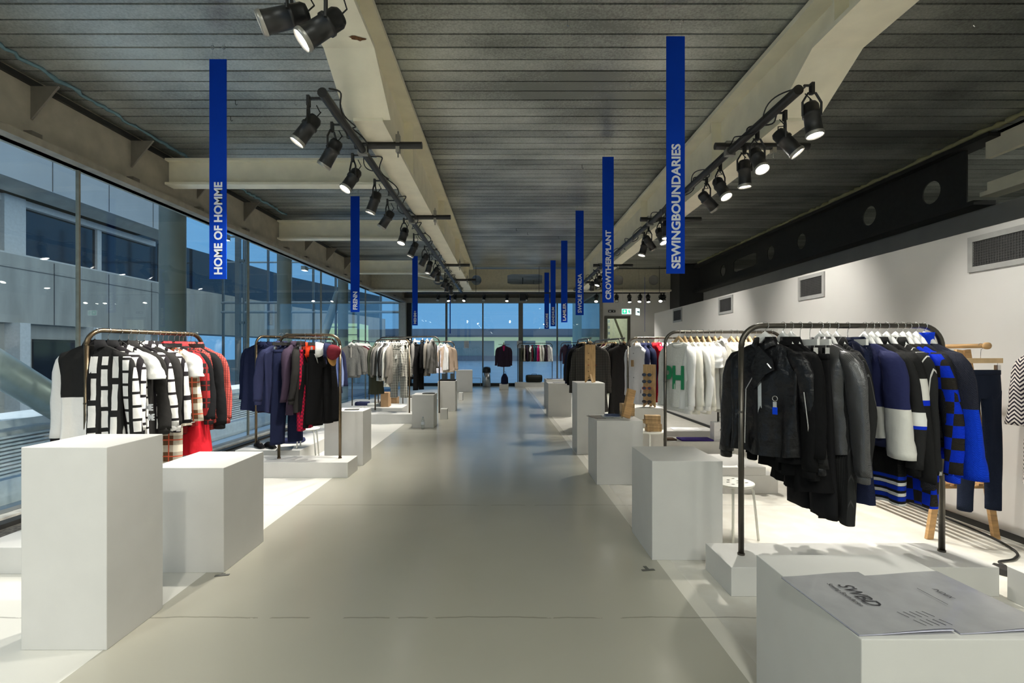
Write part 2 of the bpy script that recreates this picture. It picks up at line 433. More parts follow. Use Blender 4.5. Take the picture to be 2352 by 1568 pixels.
# far wall with door and return
wf = M()
wf.box(3.45, 3.58, 17.5, 17.65, 0, H); wf.box(4.50, 10, 17.5, 17.65, 0, H); wf.box(3.58, 4.50, 17.5, 17.65, 2.80, H)
struct('wall_far', wf, WALLW)
BRZ = mat('bronze_frame', (.09, .085, .065, 1), .45, metal=.3)
dn = thing('door_1', 'tall bronze framed glazed door in the far white wall under the exit sign', 'door', (4.04, 17.5, 0)); dn['kind'] = 'structure'
d_ = M(); d_.box(-.46, -.37, -.05, .05, 0, 2.80); d_.box(.37, .46, -.05, .05, 0, 2.80); d_.box(-.37, .37, -.05, .05, 2.71, 2.80)
d_.build('door_frame', BRZ, dn)
M().box(-.37, .37, -.006, .006, 0, 2.71).build('glass_pane', GLASS, dn)
M().tube([(-.28, -.07, .9), (-.28, -.07, 1.3)], .014).build('door_handle', CHROME, dn)
# stair lobby behind the door
LOB = mat('lobby_wall', (.60, .62, .56, 1), .8)
struct('wall_lobby', M().box(3.7, 5.6, 21.5, 21.6, 0, H).box(3.70, 3.75, 17.7, 21.5, 0, H).box(5.55, 5.6, 17.7, 21.5, 0, H).box(3.7, 5.6, 17.7, 21.6, H-.05, H), LOB)
sr = thing('stair_rail', 'dark slanting stair rail and lattice seen through the glazed door', 'stair rail', (4.65, 19.9, 0))
M().bar((-.2, 0, 3.0), (.5, 0, 1.2), .07, .07).build('string', BRZ, sr)
q = M()
for i in range(5): q.box(-.75, -.35, .0, .05, 1.75+i*.24, 1.86+i*.24)
q.build('steps', mat('steel_blue_steps', (.25, .30, .38, 1), .5), sr)
lb = bpy.data.lights.new('lobby_lamp', 'POINT'); lb.energy = 60; lb.color = (1, .97, .8); lb.shadow_soft_size = .1
lo = thing('ceiling_lamp', 'small round ceiling lamp in the lobby behind the glazed door', 'lamp', (4.3, 19.5, 4.3))
M().lathe([(.09, 0), (.11, .03), (.11, .12)], 16).build('shade', emis('lobby_lamp_glow', (1, .97, .85, 1), 6), lo)
l2 = bpy.data.objects.new('light_source', lb); COL.objects.link(l2); l2.parent = lo; l2.location = (0, 0, -.12)

# left glazing: panes between the joints
n = 0
for (a, b) in zip(GL, GL[1:]):
    n += 1
    pm = M(); i = 0
    for (x, yy) in (a, b):
        for (ox, z) in ((0, -.22), (0, 3.72), (.015, 3.72), (.015, -.22)): pm.v.append((x+ox, yy, z))
    pm.f += [(0, 4, 5, 1), (1, 5, 6, 2), (2, 6, 7, 3), (3, 7, 4, 0), (0, 1, 2, 3), (7, 6, 5, 4)]
    struct('window_%d' % n, pm, GLASS)
JM = mat('glazing_joint', (.26, .25, .20, 1), .5, noise=.1)
for k, (x, yy) in enumerate(GL[2:-1]):
    struct('trim_%d' % (5+k), M().box(x-.012, x+.03, yy-.012, yy+.012, -.2, 3.72), JM)
# edge beam above the glass: web, flange, gussets
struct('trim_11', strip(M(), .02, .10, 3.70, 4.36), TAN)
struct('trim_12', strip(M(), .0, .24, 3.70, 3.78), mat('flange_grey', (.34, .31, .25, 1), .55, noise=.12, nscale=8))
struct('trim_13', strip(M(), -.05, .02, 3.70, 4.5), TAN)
struct('trim_14', strip(M(), .10, .14, 4.36, 4.42), DARKST)
yy = 1.2; gi = 0
while yy < 21.5:
    yg = yy+.3 if abs(yy-10.6) < .25 or abs(yy-17.35) < .3 or abs(yy-7.2) < .2 or abs(yy-15.2) < .2 else yy
    x = glx(yg)
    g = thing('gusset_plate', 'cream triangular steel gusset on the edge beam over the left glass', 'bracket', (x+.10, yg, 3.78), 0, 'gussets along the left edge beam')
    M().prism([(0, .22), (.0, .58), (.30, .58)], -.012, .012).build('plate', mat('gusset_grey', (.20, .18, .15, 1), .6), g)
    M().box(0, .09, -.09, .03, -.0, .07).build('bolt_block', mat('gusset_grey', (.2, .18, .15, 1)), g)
    yy += 1.35; gi += 1
# foam seals
def rope(name, pts, r, m, label):
    P = []
    for (a, b) in zip(pts, pts[1:]):
        nn = max(2, int((Vector(b)-Vector(a)).length/.07))
        for t in range(nn):
            q = Vector(a).lerp(Vector(b), t/nn); P.append(q+Vector((random.uniform(-.03, .03), 0, random.uniform(-.012, .0))))
    P.append(Vector(pts[-1]))
    o = M().tube(P, [r*random.uniform(.6, 1.35) for _ in P], 8).build(name, m, None, True)
    return tag(o, label, 'foam seal')
rope('foam_seal', [(-5.02, 2.2, 4.49), (-4.9, 5.0, 4.49), (-4.86, 8.2, 4.49), (-4.7, 10.5, 4.47)], .022, FOAMB, 'ragged pale blue foam line on the ceiling near the left glass')
rope('foam_seal', [(6.45, 1.8, 4.48), (6.44, 6, 4.47), (6.42, 16.2, 4.47)], .035, FOAM, 'ragged yellow foam line on the ceiling above the dark beam')

# ------------------------------------------------------------------ main steel beams
def ibeam(name, xs, label):
    'xs: (bottom left, bottom right) of the narrow part'
    cx = (xs[0]+xs[1])/2
    t = thing(name, label, 'beam', (cx, 0, 0))
    hw = (xs[1]-xs[0])/2
    b = M()
    b.box(-hw, hw, 2.30*1120/1120*2.0, 17.2, 3.68, 3.72)              # lower flange, narrow part
    b.build('lower_flange', CREAM, t)
    wd = M()
    prof = [(-5, 4.02), (4.04, 4.02), (4.62, 3.70)]
    for (a, c) in zip(prof, prof[1:]):
        i = len(wd.v)
        for (yy_, z) in (a, c):
            for (x, dz) in ((-.21, 0), (.21, 0), (.21, .04), (-.21, .04)): wd.v.append((x, yy_, z+dz))
        wd.f += [(i, i+1, i+5, i+4), (i+1, i+2, i+6, i+5), (i+2, i+3, i+7, i+6), (i+3, i, i+4, i+7), (i, i+3, i+2, i+1), (i+4, i+5, i+6, i+7)]
    wd.build('haunch_flange', CREAM, t)
    M().box(-.012, .012, 4.62, 17.2, 3.72, 4.42).box(-.012, .012, -5, 4.3, 4.07, 4.42).box(-.012, .012, 4.3, 4.62, 3.95, 4.42).build('web', CREAM, t)
    M().box(-.19, .19, -5, 17.2, 4.42, 4.47).build('upper_flange', CREAM, t)
    for yy in (1.5, 3.9, 6.2, 9.4, 12.6, 15.8):
        M().box(-.13, .13, yy-.01, yy+.01, 4.07 if yy < 4.3 else 3.72, 4.42).build('stiffener', CREAM, t)
    return t
bl = ibeam('steel_beam', (-1.43, -1.15), 'long cream steel beam left of the centre with a rust patch underneath')
RUST = mat('rust', (.16, .07, .02, 1), .9, noise=.4, nscale=40)
rm = M(); pts = [(.11*math.cos(a)*random.uniform(.75, 1.1)*.6, .03*math.sin(a)*random.uniform(.7, 1.2)+.012*math.cos(a)) for a in [2*PI*k/18 for k in range(18)]]
rm.v = [(.11+px_, 4.33-.4+py_*1.0, 4.02-.003) for (px_, py_) in pts]; rm.f = [tuple(range(18))]
rm.xf(Matrix.Translation((0, -.02, 0))); rm.build('rust_patch', RUST, bl)
br = ibeam('steel_beam', (2.62, 2.90), 'long cream steel beam right of the centre above the white sweatshirts')
# cross beams on the left and at the far end
def crossb(y, x0, x1, z0, z1, m, label, name='steel_cross_beam', fl=.10):
    t = thing(name, label, 'beam', (0, y, 0))
    M().box(x0, x1, -.01, .01, z0, z1).build('web', m, t)
    M().box(x0, x1, -fl, fl, z0-.035, z0).build('lower_flange', m, t)
    M().box(x0, x1, -fl, fl, z1, z1+.03).build('upper_flange', m, t)
    return t
crossb(7.2, -4.95, -1.50, 3.98, 4.30, CREAM, 'cream cross beam from the left edge beam, nearest the camera')
crossb(10.6, -4.9, -1.50, 3.98, 4.32, CREAM, 'cream cross beam from the left edge beam, second from the camera')
t = crossb(15.2, -4.85, -1.2, 3.98, 4.32, CREAM, 'cream cross beam from the left edge beam, third from the camera')
M().bar((-3.1, 0, 4.0), (-2.2, 1.9, 4.0), .12, .04).build('brace', CREAM, t)
# far transverse beam with round openings
fb = thing('transverse_beam', 'deep cream beam with round openings crossing above the far windows', 'beam', (0, 17.35, 0))
def plate_holes(x0, x1, z0, z1, holes, th, axis='x'):
    'plate with openings cut out, built as strips around each opening'
    mb = M(); cur = x0
    for h in sorted(holes, key=lambda q: q[0]):
        cx, cz, rx, rz, kind = h; s_ = max(rx, rz)*1.15
        a, b = cx-s_, cx+s_
        if a > cur: mb.box(cur, a, -th/2, th/2, z0, z1)
        n = 24; 
        for yy_ in (-th/2, th/2):
            i = len(mb.v); inner = []; outer = []
            for k in range(n):
                an = 2*PI*(k+.5)/n; c_, s2 = math.cos(an), math.sin(an)
                if kind == 'o': inner.append((cx+rx*c_, cz+rz*s2))
                else:
                    q = 1/max(abs(c_), abs(s2)); inner.append((cx+rx*c_*q, cz+rz*s2*q))
                q = min((s_/abs(c_)) if abs(c_) > 1e-6 else 1e9, ((z1-cz)/s2 if s2 > 0 else (z0-cz)/s2))
                outer.append((cx+c_*q, cz+s2*q))
            corners = [(b, z1), (a, z1), (a, z0), (b, z0)]
            for (x, z) in inner: mb.v.append((x, yy_, z))
            for (x, z) in outer: mb.v.append((x, yy_, z))
            for k in range(n):
                k2 = (k+1) % n; mb.f.append((i+k, i+k2, i+n+k2, i+n+k))
            # corner wedges
            for (X, Z) in corners:
                for k in range(n):
                    k2 = (k+1) % n; p_, q_ = outer[k], outer[k2]
                    on = lambda u: (abs(u[0]-X) < 1e-5, abs(u[1]-Z) < 1e-5)
                    o1, o2 = on(p_), on(q_)
                    if (o1[0] and o2[1]) or (o1[1] and o2[0]):
                        j = len(mb.v); mb.v.append((X, yy_, Z)); mb.f.append((i+n+k, i+n+k2, j))
        i2 = len(mb.v)-0
        # rim
        ri = len(mb.v)
        for yy_ in (-th/2, th/2):
            for k in range(n):
                an = 2*PI*(k+.5)/n; c_, s2 = math.cos(an), math.sin(an)
                q = 1 if kind == 'o' else 1/max(abs(c_), abs(s2))
                mb.v.append((cx+rx*c_*q, yy_, cz+rz*s2*q))
        for k in range(n):
            k2 = (k+1) % n; mb.f.append((ri+k, ri+k2, ri+n+k2, ri+n+k))
        cur = b
    if cur < x1: mb.box(cur, x1, -th/2, th/2, z0, z1)
    return mb
plate_holes(-4.8, 6.5, 3.72, 4.46, [(-2.36, 4.07, .18, .18, 'o'), (.72, 4.1, .62, .18, 'r'), (4.05, 4.07, .18, .18, 'o'), (5.3, 4.07, .18, .18, 'o'), (-1.0, 4.07, .18, .18, 'o')], .02).build('web', mat('far_cream', (.50, .47, .36, 1), .6), fb)
M().box(-4.8, 6.5, -.12, .12, 3.66, 3.72).build('lower_flange', CREAM, fb)
# holed beam over right partition, along Y; unlit shade put into its colour
db = thing('dark_beam', 'steel beam coloured dark as unlit, with round openings above the right partition wall', 'beam', (6.5, 0, 0))
mb = plate_holes(6.85, 16.2, 3.56, 4.34, [(7.42, 3.93, .16, .17, 'o'), (8.68, 3.93, .16, .17, 'o'), (10.67, 3.93, .16, .17, 'o'), (11.9, 3.93, .16, .17, 'o'), (13.2, 3.93, .62, .17, 'r'), (14.5, 3.93, .16, .17, 'o')], .02)
mb.v = [(y_, x_, z_) for (x_, y_, z_) in mb.v]; mb.f = [f[::-1] for f in mb.f]
mb.build('web', DARKST, db)
M().box(-.15, .15, 6.6, 16.4, 3.50, 3.56).build('lower_flange', DARKST, db)
M().box(-.15, .15, 6.4, 16.4, 4.34, 4.40).build('upper_flange', DARKST, db)
# pale chords continuing towards the camera
cb = thing('pale_beam', 'cream open beam at the top right, in line with the unlit dark beam', 'beam', (6.55, 0, 0))
M().box(-.04, .04, -4.5, 6.6, 4.12, 4.42).box(-.04, .2, -4.5, 6.6, 4.38, 4.42).build('upper_chord', CREAM, cb)
M().box(-.12, .12, -4.5, 6.6, 3.60, 3.66).box(-.02, .02, -4.5, 6.6, 3.66, 3.8).build('lower_chord', CREAM, cb)
M().box(-.14, -.05, -4.5, 6.0, 4.06, 4.12).build('light_channel', mat('channel_white', (.8, .8, .78, 1), .5), cb)
# bulkhead at the partition end
struct('trim_20', M().box(5.9, 6.7, 16.45, 17.4, 2.9, 4.45), mat('duct_dark', (.035, .035, .035, 1), .6))

# far glazing
FY = 21.8
FR = mat('mullion_grey', (.17, .165, .15, 1), .5)
ng = 8
xs = [-4.2, -2.6, -.97, .72, 2.35, 3.45]
for (a, b) in zip(xs, xs[1:]):
    struct('window_%d' % ng, M().box(a, b, FY, FY+.015, .12, 3.7), GLASS); ng += 1
fm = [(-2.6, .045), (-.97, .03), (.72, .10), (2.35, .03)]
for k, (x, wd_) in enumerate(fm):
    struct('trim_%d' % (21+k), M().box(x-wd_, x+wd_, FY-.06, FY+.05, 0, 3.7), FR)
struct('trim_25', M().box(-4.6, 3.6, FY-.10, FY+.10, 0, .13), DARKST)
struct('trim_26', M().box(-4.6, 3.6, FY-.15, FY+.15, 3.70, 3.92), mat('head_grey', (.30, .28, .23, 1), .5))
struct('wall_far.001', M().box(-4.7, 3.6, FY-.02, FY+.2, 3.92, 4.5), mat('soffit_brown', (.12, .11, .085, 1), .7))
struct('trim_27', M().box(-4.66, -4.36, FY-.35, FY, 0, 3.75), mat('corner_post', (.50, .47, .40, 1), .5))
struct('trim_28', M().box(-4.36, -4.15, FY-.1, FY+.1, 0, 3.75), DARKST)
struct('window_13', M().box(3.44, 3.46, 17.65, FY, .05, 3.7), GLASS)
struct('trim_29', M().box(3.40, 3.5, 17.35, 17.5, 0, H), FR)
struct('trim_30', M().box(3.38, 3.5, 17.5, FY, 3.7, 4.5), mat('head_grey', (.3, .28, .23, 1)))
for k, z in enumerate((.05,)):
    struct('trim_31', M().box(3.41, 3.49, 17.65, FY, 0, .08), DARKST)
struct('wall_lobby.001', M().box(3.62, 3.69, 17.7, 26, 0, 4.5), mat('pale_green_panel', (.35, .45, .38, 1), .5))

# ------------------------------------------------------------------ outside
GRND = mat('wet_plaza', (.17, .25, .36, 1), .35, noise=.1, nscale=.5)
struct('ground', M().box(-60, -5.6, -30, 21.9, -.7, -.5).box(-60, 80, 22.1, 130, -.7, -.15), GRND)
# concrete building across on the left
CONC = mat('board_concrete', (.36, .36, .33, 1), .8, noise=.12, nscale=1.2, stretch=(2, 2, .4))
PANEL = mat('pale_concrete_panel', (.42, .45, .47, 1), .7, noise=.06, nscale=.6)
DWIN = mat('dark_window_glass', (.015, .018, .025, 1), .08, spec=.8)
WFR = mat('window_frame_pale', (.55, .56, .55, 1), .5)
bd = thing('concrete_building', 'pale concrete building with a dark ribbon window across the street on the left', 'building', (-16, 0, 0))
FA = [(0, -8), (0, 6), (0, 14), (0, 22.5), (1.2, 34), (4.5, 46)]
strip(M(), 0, -1.5, -.5, 2.46, FA[:4]).build('ground_storey_wall', CONC, bd)
strip(M(), .25, -1.5, 2.45, 4.65, FA).build('middle_band', CONC, bd)
strip(M(), .75, -1.5, 6.9, 10.5, FA[:4]).build('upper_band', PANEL, bd)
ww = M()
for (a, b) in zip(FA[:4], FA[1:4]):
    i = len(ww.v); ww.v += [(a[0]+.25, a[1], 6.6), (b[0]+.25, b[1], 6.6), (b[0]+.75, b[1], 6.92), (a[0]+.75, a[1], 6.92)]; ww.f.append((i, i+1, i+2, i+3))
ww.build('sloping_soffit', CONC, bd)
strip(M(), -.3, -1.5, 4.65, 6.8, FA).build('window_wall', DWIN, bd)
fr = M()
strip(fr, .15, -.3, 4.65, 4.72, FA[:4]); strip(fr, -.1, -.3, 6.38, 6.6, FA[:4])
for yy in (-2, 4.2, 9.5, 12.8, 19.5, 23.0): fr.box(-.3, -.2, yy-.10, yy+.10, 4.65, 6.6)
for yy in (16.0, 6.5): fr.box(-.3, .0, yy-.40, yy+.30, 4.65, 6.6)
fr.build('window_frame', WFR, bd)
jm = M()
for yy in [k*2.35 for k in range(-2, 10)]:
    jm.box(.74, .76, yy-.015, yy+.015, 6.92, 10.4); jm.box(.24, .262, yy+.6-.015, yy+.6+.015, 2.45, 4.6)
jm.box(.24, .262, -8, 22.5, 4.2, 4.22)
jm.build('panel_joint', mat('joint_dark', (.1, .1, .1, 1)), bd)
for k, yy in enumerate((9.0, 11.2, 13.6, 16.5)):
    w_ = M().box(.0, .06, yy, yy+1.6, -.1, 1.95).build('ground_window', DWIN, bd)
gp = M()
for yy in (6, 8.3, 10.8, 13.1, 15.6, 18.4, 21): gp.box(-.1, .5, yy, yy+.35, -.5, 2.45)
gp.build('pilaster', WFR, bd)
# louvred plant screen
lv = thing('louvre_screen', 'low white louvred plant screen outside the nearest left glass', 'louvre screen', (-6.5, 6.5, -.5))
M().box(-.75, -.05, -6, 8.5, 0, 1.02).build('housing', mat('white_metal', (.78, .80, .82, 1), .5), lv)
lm = M()
for k in range(11): lm.box(-.05, .03, -6, 8.5, .38+k*.05, .405+k*.05)
lm.build('louvre_slats', mat('white_metal', (.78, .80, .82, 1)), lv)
M().box(-.8, .06, -6.05, 8.55, 1.02, 1.12).build('capping', mat('white_metal', (.78, .8, .82, 1)), lv)
# floodlights added outside the edge beam to brighten the facade and louvres
for k, yy in enumerate((1.0, 4.8, 10.6, 14.6)):
    t = thing('added_floodlight', 'added grey floodlight outside above the left glass, %s from the camera' % ORD[k], 'floodlight', (glx(yy)-1.05, yy, 3.95))
    M().box(-.06, .06, -.12, .12, 0, .12).build('housing', COLMN, t); M().bar((.06, 0, .06), (1.04, 0, .06), .03, .03).build('bracket', COLMN, t)
    M().box(-.05, .05, -.11, .11, -.006, 0).build('lens', emis('flood_lens', (.9, .95, 1, 1), 6), t)
    ld = bpy.data.lights.new('light_source', 'SPOT'); ld.energy = 700; ld.spot_size = math.radians(140); ld.spot_blend = 1; ld.color = (.86, .93, 1); ld.shadow_soft_size = .08
    lo = bpy.data.objects.new('light_source', ld); COL.objects.link(lo); lo.parent = t; lo.location = (-.02, 0, -.03); lo.rotation_euler = (0, math.radians(40), 0)
# outside round columns and braces
def rcol(x, y, r, label, z1=4.4):
    o = M().lathe([(r, -.5), (r, z1)], 32).build('round_column', COLMN, None, True)
    o.location = (x, y, 0); return tag(sm_angle(o), label, 'column')
rcol(-5.75, 8.45, .20, 'thick grey round column outside the glass left of the first blue banner')
rcol(-5.65, 12.5, .17, 'grey round column outside the glass between the two left banners')
rcol(-5.5, 16.6, .17, 'grey round column outside the glass behind the second left banner')
o = M().tube([(-6.6, 5.2, 2.05), (-5.9, 7.1, .38), (-5.8, 7.5, -.1)], .20, 24).build('diagonal_brace', mat('brace_grey', (.24, .27, .25, 1), .35, metal=.3), None, True)
tag(o, 'thick grey steel tube slanting down outside the nearest left glass', 'brace')
o = M().tube([(-5.9, 17.3, 3.6), (-6.5, 15.2, -.5)], .14, 16).build('diagonal_brace', COLMN, None, True)
tag(o, 'grey steel tube slanting outside the glass near the second blue banner', 'brace')
# glazed link building, frontal
lk = thing('glazed_link', 'blue glazed link with steel tubes seen outside between the left columns', 'building', (-9.7, 26, 0))
SKG = mat('link_steel', (.10, .13, .15, 1), .5)
for k in range(9): M().box(-5.3+k*1.2-.05, -5.3+k*1.2+.05, -.05, .05, -.5, 8).build('mullion', SKG, lk)
for z in (3.65, 4.15, 6.3): M().tube([(-5.4, 0, z), (4.6, 0, z)], .07 if z < 6 else .04, 8).build('rail', mat('link_rail', (.25, .30, .33, 1), .4), lk)
M().box(-5.4, 4.6, .3, 3, -.5, 1.1).build('plinth', mat('link_base', (.20, .28, .33, 1), .5), lk)
M().box(-.3, 1.6, 1.0, 3, 1.1, 3.1).build('lit_room', emis('lit_green_room', (.45, .62, .38, 1), .55), lk)
q = M()
for k in range(5): q.box(-.35, 1.65, .95, 1.0, 1.2+k*.42, 1.24+k*.42)
q.build('floor_line', SKG, lk)
rt = thing('steel_mast', 'dark vertical steel mast outside the glass beside the first blue banner', 'mast', (-11.2, 20.5, -.5))
M().box(-.09, .09, -.09, .09, 0, 7.4).box(.2, .26, -.03, .03, 0, 7.4).build('shaft', SKG, rt)
M().box(-.09, .26, -.05, .05, 3.2, 3.3).box(-.09, .26, -.05, .05, 5.8, 5.9).build('bracket', SKG, rt)
# far building across the plaza
fbld = thing('plaza_building', 'long low building with greenish lit windows beyond the far glazing', 'building', (0, 95, -.15))
M().box(-30, 75, 0, 12, 0, 1.0).box(-30, 75, -1, 12, 4.9, 6.2).build('wall', mat('dusk_blue_wall', (.12, .16, .22, 1), .6), fbld)
for (a, b) in ((-29, -19), (-14, 14), (18.5, 29), (32, 44), (48, 70)):
    M().box(a, b, .1, .3, 1.0, 4.9).build('lit_window', emis('lit_green_window', (.36, .48, .33, 1), .50), fbld)
q = M()
for (a, b) in ((-12, -2), (0, 6), (8, 13), (20, 27), (34, 40)): q.box(a, b, -.05, .1, 1.0, 3.9)
q.build('window_blind', mat('dusk_glass', (.16, .24, .27, 1), .3), fbld)
M().box(-30, 75, -1.3, -1, 4.6, 4.95).build('eave', mat('dusk_eave', (.06, .09, .13, 1), .6), fbld)

# ------------------------------------------------------------------ boxes
def plinth(x0, x1, y0, y1, z, label, rz=0, name='display_plinth', zb=0, cat='plinth', group=None):
    cx, cy = (x0+x1)/2, (y0+y1)/2
    o = M().box(x0-cx, x1-cx, y0-cy, y1-cy, 0, z-zb).build(name, WHITE, None, False, .003)
    o.location = (cx, cy, zb); o.rotation_euler = (0, 0, rz)
    return tag(o, label, cat, group)
plinth(-2.436, -2.004, 2.456, 2.86, 1.022, 'tall white display plinth nearest the camera on the left')
plinth(-2.42, -1.912, 3.32, 3.87, .714, 'lower white display plinth behind the tall one on the left')
plinth(-3.6, -2.7, 3.3, 4.9, .0001+.18, 'low white platform under the front left rail', name='low_platform', cat='platform')
plinth(-3.50, -1.875, 5.83, 6.22, .185, 'low white platform under the cap rail', name='low_platform', cat='platform')
plinth(-3.62, -2.75, 6.55, 8.5, .185, 'low white platform by the glass under the rear navy rail', name='low_platform', cat='platform')
plinth(-2.39, -1.876, 6.46, 6.86, .72, 'white plinth beside the cap rail with a leaflet on top')
plinth(-2.95, -1.885, 10.25, 10.75, .2, 'low white platform under the gingham shirt rail', name='low_platform', cat='platform')
plinth(-4.15, -3.40, 11.4, 13.6, .2, 'long low white platform by the glass under the henley rail', name='low_platform', cat='platform')
plinth(-3.38, -2.40, 11.4, 12.4, .2, 'low white platform with brown boxes between the henley and gingham rails', name='low_platform', cat='platform')
plinth(-1.845, -1.41, 9.7, 10.2, .655, 'short white plinth behind a water bottle, left of the aisle')
plinth(-1.70, -1.255, 12.4, 12.9, .765, 'white plinth with a black tray left of the aisle')
plinth(-1.44, -1.285, 10.9, 11.1, .234, 'small white cube on the floor between the two aisle plinths', name='small_cube', cat='cube')
plinth(-1.44, -1.32, 15.3, 15.5, .235, 'tiny white cube on the floor past the black tray plinth', name='small_cube', cat='cube')
plinth(-1.88, -1.26, 18.6, 19.3, .82, 'wide grey white plinth near the far windows', rz=.1)
plinth(-2.3, -1.9, 11.5, 11.85, .42, 'small white box behind the gingham shirt rail', name='white_box', cat='box')
plinth(1.065, 1.575, 3.52, 4.08, .715, 'white display plinth standing in front of the two stools')
plinth(1.12, 1.777, 1.53, 2.17, .60, 'large white plinth with silver magazines nearest the camera')
plinth(1.392, 3.04, 2.995, 3.38, .18, 'low white platform under the front right rail', name='low_platform', cat='platform')
plinth(3.06, 3.6, 2.50, 2.97, .20, 'low white platform at the right edge of the picture', name='low_platform', cat='platform')
plinth(1.75, 2.9, 5.17, 5.62, .197, 'low white platform under the white sweatshirt rail', name='low_platform', cat='platform')
plinth(1.55, 2.77, 5.17, 5.85, .282, 'thin white slab lying on the platform under white sweatshirts', zb=.198, name='white_slab', cat='slab')
plinth(1.80, 3.38, 7.2, 7.62, .18, 'low white platform carrying the folded purple cloth', name='low_platform', cat='platform')
plinth(1.80, 3.38, 7.75, 8.15, .25, 'low white platform carrying a book and papers', name='low_platform', cat='platform')
plinth(1.046, 1.57, 5.53, 6.1, .725, 'white plinth with magazines and a leaning wooden board')
plinth(1.71, 2.17, 6.66, 7.12, .74, 'white plinth carrying the front sunglasses board')
plinth(1.065, 1.475, 7.17, 7.68, 1.048, 'tall white plinth carrying the rear sunglasses board')
plinth(1.02, 1.56, 11.4, 11.95, .776, 'white plinth with a small flyer right of the aisle')
plinth(1.10, 1.62, 12.9, 13.6, .776, 'white plinth with folded garments behind the flyer plinth')
plinth(-.21, .16, 19.6, 19.95, .22, 'small white block holding the blazer stand', name='white_block', cat='block')
plinth(.45, 1.75, 21.15, 21.55, .2, 'low white platform under the far colourful rail', name='low_platform', cat='platform')
plinth(1.9, 3.2, 21.15, 21.5, .2, 'low white platform under the far navy rail', name='low_platform', cat='platform')
plinth(1.75, 2.6, 8.35, 10.6, .15, 'low white platform under the long coat rail', name='low_platform', cat='platform')
# T marks on the floor
TAPE = mat('grey_tape', (.10, .10, .09, 1), .7)
for (x, y, r, l) in ((-1.9, 3.28, .2, 'grey tape mark on the floor at the corner of the left plinth'), (.99, 3.36, .15, 'grey T shaped tape mark on the floor in front of the right plinth')):
    o = M().box(-.045, .045, -.012, .012, 0, .002).box(-.012, .012, -.012, .06 if x > 0 else .03, 0.0, .0022).build('tape_mark', TAPE); o.location = (x, y, .001); o.rotation_euler = (0, 0, r)
    tag(o, l, 'tape mark')
# vents
def vent(y0, y1, z0, z1, label):
    t = thing('wall_vent', label, 'vent', (4.07, (y0+y1)/2, (z0+z1)/2)); hy, hz = (y1-y0)/2, (z1-z0)/2
    f = M(); w_ = .045
    f.box(-.018, 0, -hy, hy, hz-w_, hz); f.box(-.018, 0, -hy, hy, -hz, -hz+w_); f.box(-.018, 0, -hy, -hy+w_, -hz+w_, hz-w_); f.box(-.018, 0, hy-w_, hy, -hz+w_, hz-w_)
    f.build('frame', mat('vent_grey', (.33, .33, .32, 1), .5), t)
    M().box(-.003, 0, -hy+w_, hy-w_, -hz+w_, hz-w_).build('backing', mat('vent_dark', (.03, .03, .03, 1), .7), t)
    g = M(); n1 = int((2*hy-2*w_)/.022); n2 = int((2*hz-2*w_)/.022)
    for k in range(n1): yy_ = -hy+w_+.022*(k+.5); g.box(-.010, -.008, yy_-.0022, yy_+.0022, -hz+w_, hz-w_)
    for k in range(n2): zz = -hz+w_+.022*(k+.5); g.box(-.010, -.008, -hy+w_, hy-w_, zz-.0022, zz+.0022)
    g.build('grille', mat('vent_mesh', (.07, .07, .07, 1), .6), t)
vent(3.4, 4.27, 2.195, 2.50, 'large grey framed mesh vent at the right edge of the partition wall')
vent(6.19, 6.74, 2.21, 2.53, 'grey framed vent on the partition wall, second from the camera')
vent(8.68, 9.25, 2.21, 2.53, 'grey framed vent on the partition wall, third from the camera')
vent(11.17, 11.75, 2.21, 2.53, 'grey framed vent on the partition wall, farthest from the camera')
# banners
BT = Matrix(((0, -1, 0, 0), (0, 0, -1, 0), (1, 0, 0, 0), (0, 0, 0, 1)))
def banner(x, y, z0, z1, s, frac, label, wd=.165, rz=0):
    t = thing('hanging_banner', label, 'banner', (x, y, z0), rz)
    L = z1-z0
    M().box(-wd/2, wd/2, -.004, .004, 0, L).build('panel', BLUE, t)
    text(t, s, .11, LETTER, Matrix.Translation((wd*.24, -.0045, .045)) @ BT, bold=.0035, length=L*frac, rw=.98)
    for sx_ in (-.055, .055):
        M().tube([(sx_, 0, L), (sx_, 0, H-z0-.05)], .0012, 5).build('wire', CHROME, t)
        hk = [(sx_+.018*math.cos(a), 0, H-z0-.035+.018*math.sin(a)) for a in [k*PI/5 for k in range(11)]]
        M().tube(hk+[(sx_, 0, H-z0)], .003, 5).build('hook', CHROME, t)
    return t
banner(-2.785, 4.74, 2.212, 4.347, 'HOME OF HOMME', .42, 'blue hanging banner lettered HOME OF HOMME')
banner(-2.76, 9.0, 2.244, 4.38, 'FRENN', .155, 'blue hanging banner lettered FRENN')
banner(-2.72, 14.8, 2.32, 4.42, 'MEHM+', .19, 'blue hanging banner lettered MEHM+')
banner(1.535, 4.38, 2.207, 4.336, 'SEWINGBOUNDARIES', .525, 'blue hanging banner lettered SEWINGBOUNDARIES')
banner(1.51, 7.12, 2.226, 4.353, 'CROWTHER/PLANT', .475, 'blue hanging banner lettered CROWTHER/PLANT')
banner(1.53, 9.95, 2.26, 4.39, 'SWOLE PANDA', .375, 'blue hanging banner lettered SWOLE PANDA')
banner(1.56, 12.75, 2.285, 4.42, 'LAMLER', .215, 'blue hanging banner lettered LAMLER')
banner(1.56, 15.7, 2.34, 4.46, 'GANDHUM', .27, 'blue hanging banner lettered GANDHUM')
banner(1.47, 17.0, 2.32, 4.28, 'CASTORE', .25, 'blue hanging banner lettered CASTORE, farthest of the right row')
banner(4.35, 15.0, 2.15, 3.6, '', .25, 'narrow blue banner seen edge-on in front of the far white wall', rz=1.35) if False else None
